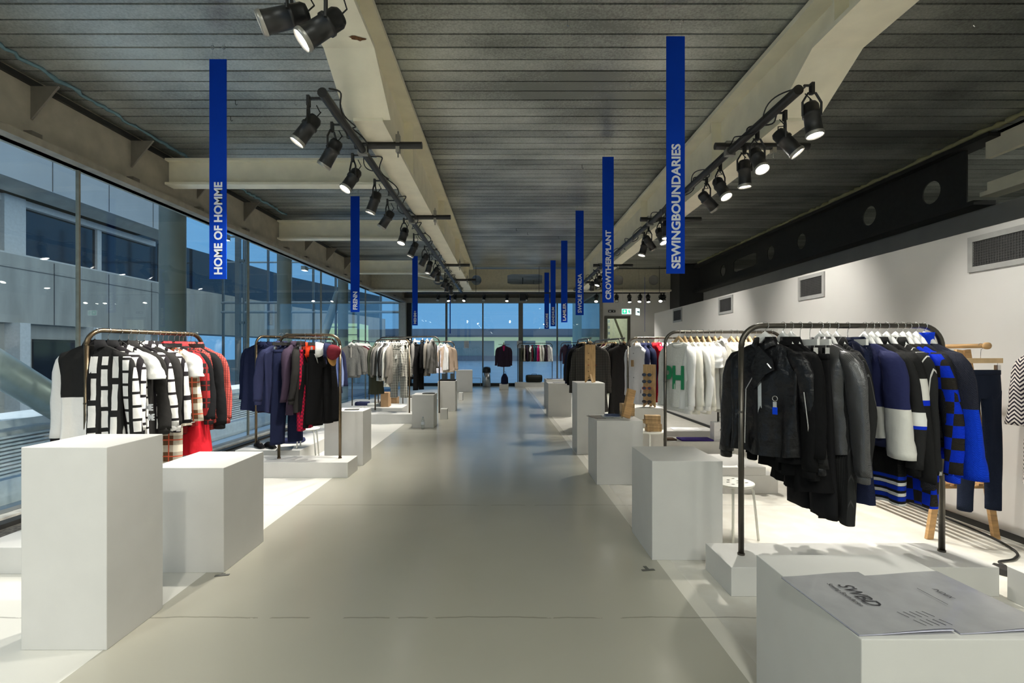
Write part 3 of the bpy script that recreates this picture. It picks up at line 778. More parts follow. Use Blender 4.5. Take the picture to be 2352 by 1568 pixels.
t = thing('hanging_banner', 'blue banner seen nearly edge-on in front of the far white wall', 'banner', (4.4, 15.3, 2.15), 1.3)
M().box(-.08, .08, -.004, .004, 0, 1.7).build('panel', BLUE, t); M().tube([(0, 0, 1.7), (0, 0, 2.35)], .002, 5).build('wire', CHROME, t)
t = thing('hanging_banner', 'thin blue banner seen edge-on before the far windows', 'banner', (-2.3, 20.6, 2.3), 1.45)
M().box(-.08, .08, -.004, .004, 0, 1.6).build('panel', BLUE, t); M().tube([(0, 0, 1.6), (0, 0, 2.2)], .002, 5).build('wire', CHROME, t)
# exit signs
GRN = emis('sign_green', (.02, .55, .30, 1), 1.0); SWH = emis('sign_white', (.8, 1, .92, 1), 1.0)
ex = thing('exit_sign', 'green and white hanging exit sign above the far glazed door', 'sign', (3.9, 15.6, 2.72), 0)
M().box(-.15, .15, -.012, .012, 0, .17).build('panel', SWH, ex)
M().box(-.14, .01, -.014, -.012, .015, .155).build('green_field', GRN, ex)
M().prism([(-.105, .10), (-.085, .10), (-.085, .13), (-.045, .13), (-.045, .10), (-.02, .10), (-.065, .04)], -.016, -.014).build('arrow', SWH, ex)
M().prism([(.05, .02), (.075, .06), (.05, .09), (.07, .14), (.1, .14), (.09, .1), (.13, .08), (.1, .07), (.12, .02), (.1, .02), (.085, .05), (.07, .02)], -.014, -.012).build('running_figure', GRN, ex)
for s_ in (-.12, .12): M().tube([(s_, 0, .17), (s_, 0, 1.75)], .002, 5).build('wire', CHROME, ex)
ex = thing('exit_sign', 'smaller exit sign turned sideways right of the green one', 'sign', (4.15, 15.2, 2.66), .95)
M().box(-.15, .15, -.012, .012, 0, .21).build('panel', SWH, ex)
M().prism([(-.09, .12), (.07, .12), (.07, .15), (.13, .10), (.07, .05), (.07, .08), (-.09, .08)], -.014, -.012).build('arrow', mat('sign_teal', (.02, .3, .35, 1)), ex)
for s_ in (-.12, .12): M().tube([(s_, 0, .21), (s_, 0, 1.8)], .002, 5).build('wire', CHROME, ex)
o = M().box(-.13, .13, -.01, .01, 0, .08).build('door_sign', BLACK); o.location = (3.84, 17.46, 2.93); tag(o, 'small black sign on the far wall just above the door', 'sign')
M().box(-.10, -.03, -.012, -.01, .02, .06).box(.05, .08, -.012, -.01, .025, .055).build('pictogram', LETTER, o)
# notices on far glass
for (x, lab) in ((-1.70, 'white paper notice taped to the far glazing behind the bin'), (.66, 'white paper notice on the far post beside the colourful rail')):
    o = M().box(-.11, .11, -.001, .001, 0, .33).build('paper_notice', PAPER); o.location = (x, FY-.062 if x > 0 else FY-.002, 1.69); tag(o, lab, 'notice')
    q = M()
    for k in range(7): q.box(-.08, .08-.02*(k % 3), -.002, -.0012, .05+k*.035, .055+k*.035)
    q.build('printed_lines', mat('print_grey', (.3, .3, .3, 1)), o)
# small ceiling hooks
for k in range(36):
    x = random.choice([random.uniform(-4.3, -1.8), random.uniform(-.7, 2.3), random.uniform(3.2, 4.5)]); y = random.uniform(2.2, 13)
    y = round(y/.2)*.2
    o = M().tube([(0, 0, 0), (0, 0, -.05), (.012, 0, -.062), (.024, 0, -.05)], .0035, 5).build('ceiling_hook', CHROME if k % 2 else BLACK)
    o.location = (x, y, H); tag(o, 'small metal hook hanging from a seam between the ceiling planks', 'hook', 'small hooks in the ceiling seams')

# ------------------------------------------------------------------ lighting rigs
def rig(x0, x1, y0, y1, z, label, crosses, cx0, cx1):
    t = thing('lighting_pipe', label, 'pipe rig', (x0, y0, z))
    M().tube([(0, 0, 0), (x1-x0, y1-y0, 0)], .040, 16).build('main_pipe', BLACK, t)
    M().tube([(0, -.001, 0), (0, .02, 0)], .0405, 16).build('end_collar', BLACK, t)
    for yc in crosses:
        M().tube([(cx0-x0, yc-y0, .055), (cx1-x0, yc-y0, .055)], .036, 14).build('cross_pipe', BLACK, t)
        f = (yc-y0)/(y1-y0)
        M().box(-.048, .048, -.03, .03, -.048, .1, None, ((x1-x0)*f, yc-y0, 0)).build('pipe_clamp', ALU, t)
        gx = (cx0+cx1)/2-x0+(.12 if cx0 > 0 else .10)
        M().box(gx-.02, gx+.02, yc-y0-.03, yc-y0+.03, -.02, .16).build('beam_clamp', ALU, t)
        M().tube([(gx, yc-y0, -.07), (gx, yc-y0, .2)], .008, 6).build('clamp_bolt', ALU, t)
    # looping power cable
    P = []
    nn = int((y1-y0)/.04)
    for k in range(nn):
        f = k/nn; P.append(((x1-x0)*f+.055+.035*math.sin(k*.55)+.02*math.sin(k*.21), (y1-y0)*f, .03+.045*math.sin(k*.37)))
    M().tube(P, .007, 6).build('cable', CABLE, t)
    P = [((x1-x0)*k/nn-.04+.03*math.sin(k*.45+1), (y1-y0)*k/nn, .01+.055*math.sin(k*.29)) for k in range(nn)]
    M().tube(P, .006, 6).build('cable', CABLE, t)
    return t
rig(-1.474, -1.50, 3.94, 16.9, 3.60, 'black pipe of spotlights running beside the left cream beam', (5.08, 7.78, 12.05, 14.5), -1.56, -.86)
rig(2.352, 2.37, 3.9, 16.5, 3.60, 'black pipe of spotlights running beside the right cream beam', (5.1, 7.9, 12.1, 15.0), 2.2, 3.18)
rig(-1.12, -1.12, -3.0, 2.9, 3.66, 'black pipe of spotlights above the camera on the left beam', (1.0,), -1.56, -.9)
rig(2.35, 2.35, -3.0, 2.4, 3.92, 'black pipe of spotlights above the camera on the right beam', (1.0,), 2.2, 3.1)
HM = None
def lamp(pos, target, label, lit=True, power=1.0, size=80, pipe_z=None, px=None):
    global HM
    t = thing('spotlight', label, 'spotlight', pos)
    d = (Vector(target)-Vector(pos)).normalized()
    q = d.to_track_quat('-Z', 'Y')            # lamp looks along -Z
    hd = Matrix.Translation((0, 0, 0)) @ q.to_matrix().to_4x4()
    if HM is None:
        HM = {}
        HM['h'] = M().lathe([(.045, -.15), (.062, -.15), (.064, -.145), (.060, -.12), (.058, 0), (.066, .0), (.066, .02), (.058, .025), (.058, .08), (.045, .105), (.02, .11)], 20).mesh('housing', BLACK, True)
        HM['l'] = M().lathe([(.054, -.154), (.054, -.151)], 20).mesh('lens', LENS)
        HM['ld'] = M().lathe([(.054, -.154), (.054, -.151)], 20).mesh('lens', DIMLENS)
        HM['r'] = M().rings([[(r*math.cos(2*PI*j/24), r*math.sin(2*PI*j/24), z) for j in range(24)] for (r, z) in ((.058, -.150), (.060, -.168), (.064, -.168), (.067, -.150), (.066, -.140))]).mesh('bezel', ALU, True)
    for nm, key in (('housing', 'h'), ('lens', 'l' if lit else 'ld'), ('bezel', 'r')):
        o = bpy.data.objects.new(nm, HM[key]); COL.objects.link(o); o.parent = t; o.matrix_local = hd
    up = (pipe_z or 3.60)-pos[2]
    side = Vector((d.y, -d.x, 0)).normalized() if abs(d.z) < .99 else Vector((1, 0, 0))
    y_ = M(); P = [side*.072+Vector((0, 0, 0)), side*.074+Vector((0, 0, up*.45)), side*.03+Vector((0, 0, up*.75)), -side*.03+Vector((0, 0, up*.75)), -side*.074+Vector((0, 0, up*.45)), -side*.072]
    y_.tube(P, .009, 6); y_.build('yoke', BLACK, t)
    M().box(-.012, .012, -.02, .02, up*.72, up+.02).tube([(0, 0, up*.7), (0, 0, up)], .012, 6).bar((0, 0, up), ((px-pos[0]) if px is not None else 0, 0, up+.0), .014, .014).build('hook_clamp', BLACK, t)
    b_ = -d*.09
    M().tube([tuple(b_), tuple(b_+Vector((.03, .05, .08))), (.06, .09, up*.7), (.02, .12, up)], .0045, 5).build('cable', CABLE, t)
    if lit:
        ld = bpy.data.lights.new('light_source', 'SPOT'); ld.energy = LAMP_W*power; ld.spot_size = math.radians(size); ld.spot_blend = .9
        ld.shadow_soft_size = .035; ld.color = (1, .955, .87)
        lo = bpy.data.objects.new('light_source', ld); COL.objects.link(lo); lo.parent = t
        lo.matrix_local = Matrix.Translation(d*.19) @ q.to_matrix().to_4x4()
    return t
# left pipe (towards the left racks)
LP = [(4.03, (-3.2, 3.6, .9), 1.1), (4.5, (-3.6, 5.0, .3), 1), (5.2, (-2.9, 4.1, .6), 1), (5.97, (-2.7, 6.0, .4), 1.0), (6.75, (-3.3, 6.9, .9), 1), (7.7, (-2.3, 6.7, .3), .9),
      (8.7, (-3.0, 8.6, .3), .8), (9.7, (-3.4, 11.0, .6), 1), (10.5, (-2.4, 10.4, .3), 1.), (11.2, (-3.8, 12.4, .6), 1), (11.8, (-1.9, 12.6, .8), 1.0), (13.0, (-3.0, 13.2, .4), .9), (13.7, (-2, 14.5, .2), .8), (14.4, (-1.5, 16.5, .2), .8)]
for k, (y, tg, pw) in enumerate(LP):
    lamp((-1.62+.03*(k % 2), y, 3.36), tg, 'black stage spotlight on the left pipe, %s from the camera end' % ORD[k], True, pw, px=-1.474-.026*(y-3.94)/12.96)
RP = [(3.84, (2.7, 3.5, .2), .9, 58), (4.28, (3.9, 3.6, 1.2), .5), (4.67, (2.5, 3.2, .9), 1.1, 58), (5.0, (2.6, 5.1, .6), 1.2, 62), (5.47, (3.2, 3.9, .3), 1.0, 60), (5.94, (4.0, 6.3, 1.9), .55), (7.3, (2.3, 7.0, .6), 1), (7.7, (3.2, 6.4, .3), 1.1),
      (8.2, (3.9, 9.0, 1.6), .5), (8.6, (1.6, 8.4, .5), .8), (11.5, (2.0, 10.0, .5), .9), (12.0, (3.4, 11.5, .4), .9), (12.5, (1.3, 12.0, .3), .9), (13.0, (3.5, 13.5, 1.2), .9), (13.5, (2.5, 15.5, .2), .9)]
for k, rp in enumerate(RP):
    (y, tg, pw), sz = rp[:3], (rp[3] if len(rp) > 3 else 76)
    lamp((2.42+.04*(k % 2), y, 3.36), tg, 'black stage spotlight on the right pipe, %s from the camera end' % ORD[k], True, pw, size=sz, px=2.355)
# unseen battens: in the void over the partition, and behind camera as added fill
def batten(x, y, z, ln, label, power, rz=0):
    t = thing('unseen_batten', label, 'ceiling light', (x, y, z), rz)
    M().box(-.05, .05, -ln/2, ln/2, 0, .06).build('housing', WHITE, t)
    M().tube([(0, -ln/2+.03, -.025), (0, ln/2-.03, -.025)], .014, 10).build('tube', emis('fluorescent_tube', (.95, 1, .93, 1), 8), t)
    ld = bpy.data.lights.new('light_source', 'AREA'); ld.shape = 'RECTANGLE'; ld.size = .12; ld.size_y = ln; ld.energy = power; ld.color = (.97, 1, .92); ld.spread = PI
    lo = bpy.data.objects.new('light_source', ld); COL.objects.link(lo); lo.parent = t; lo.location = (0, 0, -.05)
for k, (x, y) in enumerate(((-3.6, -2.6), (.5, -2.6), (3.2, -2.6), (-3.4, -.6), (.5, -.8))):
    batten(x, y, 4.40, 1.5, 'added fill batten on the ceiling behind the camera, %s of five' % ORD[k], 60)
for k, (x, y) in enumerate(((8.6, 3.0), (8.6, 7.0))):
    batten(x, y, 4.05, 1.5, 'unseen fluorescent batten in the void over the partition wall, %s from the camera' % ORD[k], 60)
for k, (x, y) in enumerate(((9.6, 3.0), (9.6, 7.0), (9.6, 11.0))): pass
# near rig, two in the picture
lamp((-1.20, 2.72, 3.37), (-3.6, 2.1, 2.35), 'black stage spotlight at the top left, left of the pair', True, .8, 75, 3.66, -1.12)
lamp((-.99, 2.70, 3.31), (-2.5, 2.2, 1.9), 'black stage spotlight at the top left, right of the pair', True, .8, 75, 3.66, -1.12)
for k, (x, y, tg) in enumerate(((-1.12, .6, (-2.9, 1.9, .2)), (-1.12, -1.2, (-1.8, 0, .0)), (2.35, 1.6, (2.8, 2.9, .2)), (2.35, -.6, (.6, 1.9, 0.0)), (2.35, -2, (3.6, 1.0, 1.0)))):  # unseen spotlights added above the camera to help light the room
    lamp((x, y, 3.40 if x < 0 else 3.64), tg, 'added black spotlight on the rig above the camera, %s of five' % ORD[k], True, .7 if x < 0 else .15, 75, 3.66 if x < 0 else 3.92)
# far track
ft = M().box(-3.4, 5.6, -.02, .02, 0, .035).build('light_track', BLACK); ft.location = (0, 17.0, 3.55)
tag(ft, 'thin black light track below the transverse beam', 'light track')
ft2 = M().box(-3.4, 3.3, -.02, .02, 0, .035).build('light_track', BLACK); ft2.location = (0, 20.2, 3.95)
tag(ft2, 'thin black light track above the far windows', 'light track')
for x_ in (-3.2, -1.0, 1.2, 3.1): M().tube([(x_, 0, .03), (x_, 0, .56)], .008, 6).build('drop_rod', BLACK, ft2)
for x_ in (-3.2, -1.0, 1.2, 3.4, 5.4): M().tube([(x_, 0, .03), (x_, 0, .96)], .008, 6).build('drop_rod', BLACK, ft)
for k, (x, lit, tg) in enumerate(((-2.75, 0, 0), (-2.35, 1, (-1.5, 18.5, .3)), (-2.05, 0, 0), (-1.65, 1, (-2.5, 18, .2)), (-.85, 0, 0), (.1, 1, (0, 18.8, 1.0)), (.9, 0, 0), (1.7, 1, (1.2, 20.6, .5)), (2.55, 1, (2.3, 20.4, .6)))):
    lamp((x, 20.2, 3.76), tg or (x-.3, 18.4, 1.5), 'small spotlight above the far windows, %s from the left' % ORD[k], bool(lit), .45, 70, 3.96)
for k, (x, lit, tg) in enumerate(((3.9, 0, 0), (4.35, 1, (4.3, 16.2, .5)), (4.72, 1, (3.9, 15.5, .2)), (5.0, 1, (5.0, 16.0, .5)), (5.45, 1, (4.4, 14.8, .2)), (3.2, 1, (2.6, 15.2, .3)), (5.55, 0, 0))):
    lamp((x, 17.0, 3.40), tg or (x-.3, 15.4, 1.0), 'small spotlight on the track before the far white wall, %s of seven' % ORD[k], bool(lit), .45, 70, 3.55)
sp = M().box(-.12, .12, -.1, .1, 0, .5).build('loudspeaker', BLACK); sp.location = (.72, 19.4, 3.55); tag(sp, 'black box loudspeaker hanging above the thick far mullion', 'loudspeaker')
M().box(-.1, .1, -.105, -.1, .03, .47).build('grille', mat('speaker_mesh', (.03, .03, .03, 1), .8), sp)
M().bar((0, 0, .5), (0, 0, .92), .03, .03).build('bracket', BLACK, sp)

# ------------------------------------------------------------------ garments
def smooth(P, n=6):
    P = [Vector(p) for p in P]; out = []
    for i in range(len(P)-1):
        a, b, c, d = P[max(i-1, 0)], P[i], P[i+1], P[min(i+2, len(P)-1)]
        for k in range(n):
            t = k/n; out.append(.5*((2*b)+(c-a)*t+(2*a-5*b+4*c-d)*t*t+(3*b-a-3*c+d)*t**3))
    return out+[P[-1]]
def sgn(v): return -1 if v < 0 else 1
def lerp(a, b, t): return a+(b-a)*t
MC = {}
def cached(key, fn):
    if key not in MC: MC[key] = fn()
    return MC[key]
def body_mesh(L, wS, wH, b, seed, slope=.075, neck=.068, nf=3, flare=0, n=36, hemslant=.0):
    R = random.Random(seed*77+5); ph = [R.uniform(0, 6.28) for _ in range(6)]
    rows = []; nz = 26
    ts = [0, .012, .03, .05, .075, .1, .13]+[.13+(1-.13)*k/18 for k in range(1, 19)]
    for t in ts:
        z = -t*L; zz = -z
        if zz < slope: s_ = zz/slope; a = neck+(wS-neck)*(s_**.75)
        else: a = lerp(wS, wH, min(1, (zz-slope)/(L-slope)))-.012*math.sin(PI*min(1, (zz-slope)/(L-slope)))
        bb = lerp(.018, b, min(1, zz/.18))*(1+flare*t)
        row = []
        for j in range(n):
            an = 2*PI*j/n; c, s2 = math.cos(an), math.sin(an)
            x = a*sgn(c)*abs(c)**.75; y = bb*sgn(s2)*abs(s2)**.6
            u = x/max(a, .01)
            am = (.007+.026*t)*min(1, zz/.1)
            f = am*(math.sin(u*nf*2.2+ph[0]+1.2*t)+.6*math.sin(u*nf*4.1+ph[1]-2*t)+.35*math.sin(u*9+ph[2]+7*t))
            cr = .004*math.sin(zz*38+ph[3]+3*u)*math.exp(-((t-.55)/.25)**2)
            y += f*.8+cr+.012*t*math.sin(ph[4])
            x += .01*t*math.sin(ph[5]+2*t)
            sag = .012*math.cos(u*PI*1.0)*t+ .006*math.sin(u*7+ph[2])*t
            row.append((x, y, z-sag*.8+hemslant*u*t))
        rows.append(row)
    return M().rings(rows, True, False)
def sleeve_mesh(side, L, wS, r0, r1, seed, out=.07, fwd=.0, bend=.04, n=14):
    R = random.Random(seed*131+side*7+3); ph = [R.uniform(0, 6.28) for _ in range(5)]
    out += R.uniform(-.015, .02); fwd += R.uniform(-.03, .03)
    P = []; nr = 16
    for k in range(nr+1):
        t = k/nr
        x = side*(wS-.035+.03*min(1, t*6)+out*(t**.8)*.9-bend*max(0, t-.45)*.8)
        y = fwd*t+.03*math.sin(t*PI)*math.sin(ph[0])
        z = -.055-.02*min(1, t*6)-L*t
        P.append(Vector((x, y, z)))
    rows = []
    for k in range(nr+1):
        t = k/nr; rx = lerp(r0, r1, t)*(1 if t > .03 else .7); ry = rx*.62
        row = []
        for j in range(n):
            an = 2*PI*j/n; f = 1+.10*math.sin(3*an+ph[1]+5*t)+.07*math.sin(14*t+ph[2]+an)*math.exp(-((t-.5)/.22)**2)+.05*math.sin(26*t+ph[3]+2*an)*(t > .75)
            row.append((P[k].x+rx*math.cos(an)*f, P[k].y+ry*math.sin(an)*f, P[k].z+.6*rx*math.cos(an)*side*(-.5)*(1-t)))
        rows.append(row)
    return M().rings(rows, True, True), P[-1], r1
def collar_mesh(kind, seed):
    n = 24
    if kind == 'fold':      # shirt or jacket collar, open at the front (-y)
        rows = []
        for (r, z, fl) in ((.062, .0, 0), (.058, .035, 0), (.066, .040, 0), (.088, -.012, .02), (.086, -.016, .02)):
            row = []
            for k in range(n):
                a = -PI/2+.25+(2*PI-.5)*k/(n-1); dr = (abs(math.cos(a/2+PI/4)))*0
                fr = max(0, -math.sin(a))**6
                row.append(((r+.018*fr)*math.cos(a), r*.62*math.sin(a), z-fl*1.6*fr))
            rows.append(row)
        m = M(); b0 = 0
        for r in rows: m.v += r
        for k in range(len(rows)-1):
            for j in range(n-1): m.f.append((k*n+j, k*n+j+1, (k+1)*n+j+1, (k+1)*n+j))
        return m
    if kind == 'crew': prof = ((.074, -.03), (.080, -.012), (.070, .004), (.060, .0), (.062, -.02))
    elif kind == 'turtle': prof = ((.072, -.02), (.066, .0), (.064, .04), (.068, .07), (.058, .07), (.055, .0))
    elif kind == 'stand': prof = ((.07, -.02), (.064, .0), (.062, .045), (.056, .045), (.056, .0))
    rows = [[(r*math.cos(2*PI*j/n), r*.6*math.sin(2*PI*j/n)-(.0), z-.028*max(0, -math.sin(2*PI*j/n))*(kind == 'crew')) for j in range(n)] for (r, z) in prof]
    return M().rings(rows)
def hood_mesh(seed):
    rows = []; n = 20
    for (r, z, y) in ((.075, -.03, 0), (.095, .0, .015), (.10, .02, .03), (.105, -.02, .055), (.11, -.09, .07), (.10, -.16, .075), (.07, -.22, .065), (.03, -.245, .06)):
        rows.append([(r*math.cos(2*PI*j/n)*(1+.05*math.sin(5*2*PI*j/n)), y+r*.42*math.sin(2*PI*j/n), z) for j in range(n)])
    return M().rings(rows, True, True)
def lapel_mesh():
    m = M()
    for s_ in (-1, 1):
        m.prism([(s_*.065, -.0), (s_*.10, -.07), (s_*.075, -.10), (s_*.085, -.12), (s_*.012, -.30), (s_*.02, -.12)][::s_], -.046, -.040)
    return m
def trouser_mesh(side, L, w, r1, seed):
    R = random.Random(seed*31+side); ph = [R.uniform(0, 6.28) for _ in range(3)]
    rows = []; n = 16; nr = 20
    for k in range(nr+1):
        t = k/nr; rx = lerp(w*.5, r1, min(1, t*1.15)**.9); ry = lerp(.03, .042, min(1, t*3)); cx = side*lerp(w*.5, w*.62+.01, t)
        rows.append([(cx+rx*math.cos(2*PI*j/n)*(1+.05*math.sin(8*t+ph[0])), ry*math.sin(2*PI*j/n)*(1+.25*math.sin(3*2*PI*j/n+ph[1]+4*t)), -.16-(L-.16)*t) for j in range(n)])
    return M().rings(rows, False, True)
def obj_from(me, name, parent, m, smooth=True):
    o = bpy.data.objects.new(name, me); COL.objects.link(o); o.parent = parent
    if len(me.materials) == 0: me.materials.append(m)
    o.material_slots[0].link = 'OBJECT'; o.material_slots[0].material = m
    return o
METALZ = mat('zip_metal', (.6, .6, .6, 1), .25, metal=1)
BTN = mat('button_dark', (.03, .03, .03, 1), .4)
def garment(kind, m, label, cat, name, seed=0, L=.68, sl=.60, out=.085, m2=None, msl=None, group=None, extra=None, wS=.205, simple=False, b=None):
    'origin is the neck point of the hanger; shoulders along local x, front faces local -y'
    t = thing(name, label, cat, group=group); sd = seed % 4; m2 = m2 or m; msl = msl or m
    lo = simple
    if kind in ('jacket', 'shirt', 'tee', 'sweat', 'hoodie', 'knit', 'coat', 'puffer', 'blazer', 'dress'):
        bb = b or {'puffer': .075, 'coat': .06, 'sweat': .042, 'hoodie': .05, 'knit': .042, 'jacket': .05, 'blazer': .046, 'tee': .032, 'shirt': .036, 'dress': .05}[kind]
        wH = wS+{'coat': .06, 'dress': .05, 'tee': .02, 'shirt': .02, 'jacket': .0, 'blazer': .02, 'sweat': .0, 'hoodie': .01, 'knit': .015, 'puffer': .02}[kind]
        obj_from(cached(('body', L, wS, wH, bb, sd), lambda: body_mesh(L, wS, wH, bb, sd).mesh('body', None, True)), 'body', t, m)
        if kind != 'dress':
            sL = .20 if kind == 'tee' else sl
            r0, r1 = (.078, .070) if kind == 'tee' else (.078, .085) if extra == 'wide' else {'puffer': (.085, .06), 'coat': (.08, .06), 'shirt': (.068, .045)}.get(kind, (.073, .05))
            for s_ in (-1, 1):
                def mk(s_=s_):
                    mm, e, r = sleeve_mesh(s_, sL, wS, r0, r1, sd, out=.10 if kind == 'tee' else out)
                    return mm.mesh('sleeve', None, True)
                sv = obj_from(cached(('sl', s_, sL, wS, r0, r1, sd, out), mk), 'sleeve', t, msl)
                if kind in ('sweat', 'hoodie', 'knit', 'jacket', 'puffer') and not lo and extra != 'wide':
                    def mk2(s_=s_):
                        mm, e, r = sleeve_mesh(s_, sL, wS, r0, r1, sd, out=out)
                        return M().lathe([(r*.80, .0), (r*.86, -.02), (r*.84, -.05), (r*.7, -.055)], 14, (e.x, e.y, e.z+.01)).xf(Matrix.Translation((0, e.y, 0)) @ Matrix.Diagonal((1, .68, 1, 1)) @ Matrix.Translation((0, -e.y, 0))).mesh('cuff', None, True)
                    obj_from(cached(('cuff', s_, sL, wS, r0, r1, sd, out), mk2), 'cuff', sv, m2)
        ck = {'tee': 'crew', 'sweat': 'crew', 'knit': 'crew', 'dress': 'crew', 'hoodie': 'crew', 'puffer': 'stand'}.get(kind, 'fold')
        if extra == 'turtle' or (extra == 'wide' and m2 is c_blueknit): ck = 'turtle'
        obj_from(cached(('col', ck), lambda: collar_mesh(ck, 0).mesh('collar', None, True)), 'collar', t, m2)
        if kind == 'hoodie' or extra == 'hood':
            obj_from(cached(('hood',), lambda: hood_mesh(0).mesh('hood', None, True)), 'hood', t, m2)
        if kind in ('blazer', 'coat') and not lo:
            obj_from(cached(('lapel',), lambda: lapel_mesh().mesh('lapel')), 'lapel', t, m2)
        if kind in ('jacket', 'puffer', 'shirt', 'coat', 'blazer') and not lo:
            def pl():
                mm = M(); rows = []
                N_ = 16
                for k in range(N_+1):
                    z = -.05-(L-.06)*k/N_; yy = -bb*min(1, .3+k*.15)-.022
                    mm.v += [(-.012, yy, z), (.012, yy, z), (.012, yy+.03, z), (-.012, yy+.03, z)]
                for k in range(N_):
                    for j in range(4): a = k*4+j; c = k*4+(j+1) % 4; mm.f.append((a, c, c+4, a+4))
                return mm.mesh('placket')
            pk = obj_from(cached(('plk', L, bb), pl), 'zip' if kind in ('jacket', 'puffer') else 'placket', t, METALZ if extra == 'zip' else m2)
            if kind in ('shirt', 'coat', 'blazer'):
                def bt():
                    mm = M()
                    for k in range(5):
                        mm.lathe([(.007, 0), (.007, .003)], 10)
                    out = M()
                    for k in range(5):
                        q = M().lathe([(.007, 0), (.007, .004)], 10).xf(Matrix.Translation((0, -bb-.022, -.12-(L-.22)*k/4)) @ Matrix.Rotation(PI/2, 4, 'X'))
                        i = len(out.v); out.v += q.v; out.f += [tuple(a+i for a in f) for f in q.f]
                    return out.mesh('buttons')
                obj_from(cached(('btn', L, bb), bt), 'buttons', pk, BTN)
        if kind in ('sweat', 'hoodie', 'knit', 'puffer') and not lo:
            def hr():
                n = 28; rr = []
                for (k_, z) in ((1.0, -L+.012), (.97, -L-.01), (.93, -L-.05), (.85, -L-.052)):
                    rr.append([(wH*k_*sgn(math.cos(2*PI*j/n))*abs(math.cos(2*PI*j/n))**.75, bb*1.05*k_*sgn(math.sin(2*PI*j/n))*abs(math.sin(2*PI*j/n))**.6, z) for j in range(n)])
                return M().rings(rr).mesh('hem_rib', None, True)
            obj_from(cached(('hem', L, wH, bb), hr), 'hem_rib', t, m2)
    elif kind in ('trousers', 'shorts'):
        w_ = .18
        def wb():
            n = 28
            return M().rings([[(w_*k_*sgn(math.cos(2*PI*j/n))*abs(math.cos(2*PI*j/n))**.8, b_*math.sin(2*PI*j/n)*(1+.15*math.sin(5*2*PI*j/n)), z) for j in range(n)] for (k_, b_, z) in ((.95, .02, 0), (.97, .028, -.03), (1, .034, -.1), (1.02, .04, -.18), (.9, .03, -.22))]).mesh('seat', None, True)
        obj_from(cached(('waist',), wb), 'seat', t, m)
        for s_ in (-1, 1):
            obj_from(cached(('leg', s_, L, sl, sd), lambda s_=s_: trouser_mesh(s_, L, w_, sl, sd).mesh('trouser_leg', None, True)), 'trouser_leg', t, m)
        obj_from(cached(('wband',), lambda: M().rings([[(w_*k_*sgn(math.cos(2*PI*j/28))*abs(math.cos(2*PI*j/28))**.8, b_*math.sin(2*PI*j/28), z) for j in range(28)] for (k_, b_, z) in ((.96, .026, .002), (.985, .031, 0), (.985, .033, -.035), (.95, .03, -.036))]).mesh('waistband', None, True)), 'waistband', t, m2)
    elif kind == 'skirt':
        obj_from(cached(('skirt', L, sd, wS), lambda: body_mesh(L, wS*.9, wS*1.15, .06, sd, slope=.02, neck=wS*.8, nf=4, flare=.5).mesh('panel', None, True)), 'panel', t, m)
        obj_from(cached(('wb2', wS), lambda: M().rings([[(wS*.86*k_*math.cos(2*PI*j/28), b_*math.sin(2*PI*j/28), z) for j in range(28)] for (k_, b_, z) in ((.96, .02, .004), (1, .026, 0), (1.02, .03, -.035), (1., .026, -.036))]).mesh('waistband', None, True)), 'waistband', t, m2)
    return t
HG = {}
def hanger(kind, label, up=.11):
    'origin at the neck; hook reaches up to the rail centre at z = up'
    t = thing('clip_hanger' if kind[0] == 'c' else 'clothes_hanger', label, 'hanger')
    def hook():
        P = [(0, 0, -.01), (0, 0, up-.045)]; r = .024
        for k in range(9):
            a = -PI/2+.1+(1.35*PI)*k/8; P.append((r*math.cos(a)*1.0, 0, up+.0+r*math.sin(a)))
        P[1] = (0, 0, up-.05)
        return M().tube(P, .0019, 5).mesh('hook', CHROME, True)
    def shoulders():
        m = M(); th = {'wood': .011, 'white': .014, 'black': .005, 'wire': .0025}[kind]
        pts = [(-.19, 0, -.085), (-.15, 0, -.066), (-.095, 0, -.036), (-.045, 0, .006), (0, 0, .040), (.045, 0, .006), (.095, 0, -.036), (.15, 0, -.066), (.19, 0, -.085)]
        rr = [th*.6, th*.8, th*1.1, th*1.7, th*1.5, th*1.7, th*1.1, th*.8, th*.6] if kind in ('wood', 'white') else th
        m.tube(pts, rr, 8)
        if kind in ('wood', 'white'): m.xf(Matrix.Diagonal((1, .75, 1.25, 1)))
        return m.mesh('shoulder_bar', {'wood': HWOOD, 'white': HWHITE, 'black': HBLACK, 'wire': CHROME}[kind], True)
    def lower(): return M().tube([(-.19, 0, -.075), (.19, 0, -.075)], .004, 6).mesh('trouser_bar', HWOOD if kind == 'wood' else HBLACK if kind == 'black' else HWHITE)
    def cbar(): return M().box(-.19, .19, -.008, .008, -.02, .018).mesh('bar', {'cwhite': HWHITE, 'cblack': HBLACK}.get(kind, HWOOD))
    def clip(): return M().box(-.014, .014, -.014, .014, -.075, -.035).tube([(0, 0, -.04), (0, 0, .0)], .002, 5).mesh('clip', CHROME)
    def add(nm, key, f, loc=None):
        k = (kind, key, up)
        if k not in HG: HG[k] = f()
        o = bpy.data.objects.new(nm, HG[k]); COL.objects.link(o); o.parent = t
        if loc: o.location = loc
    add('hook', 'h', hook)
    if kind[0] == 'c':
        add('bar', 'b', cbar)
        for s_ in (-.15, .15): add('clip', 'c', clip, (s_, 0, 0))
    else:
        add('shoulder_bar', 's', shoulders)
        if kind in ('black',): add('trouser_bar', 'l', lower)
    return t
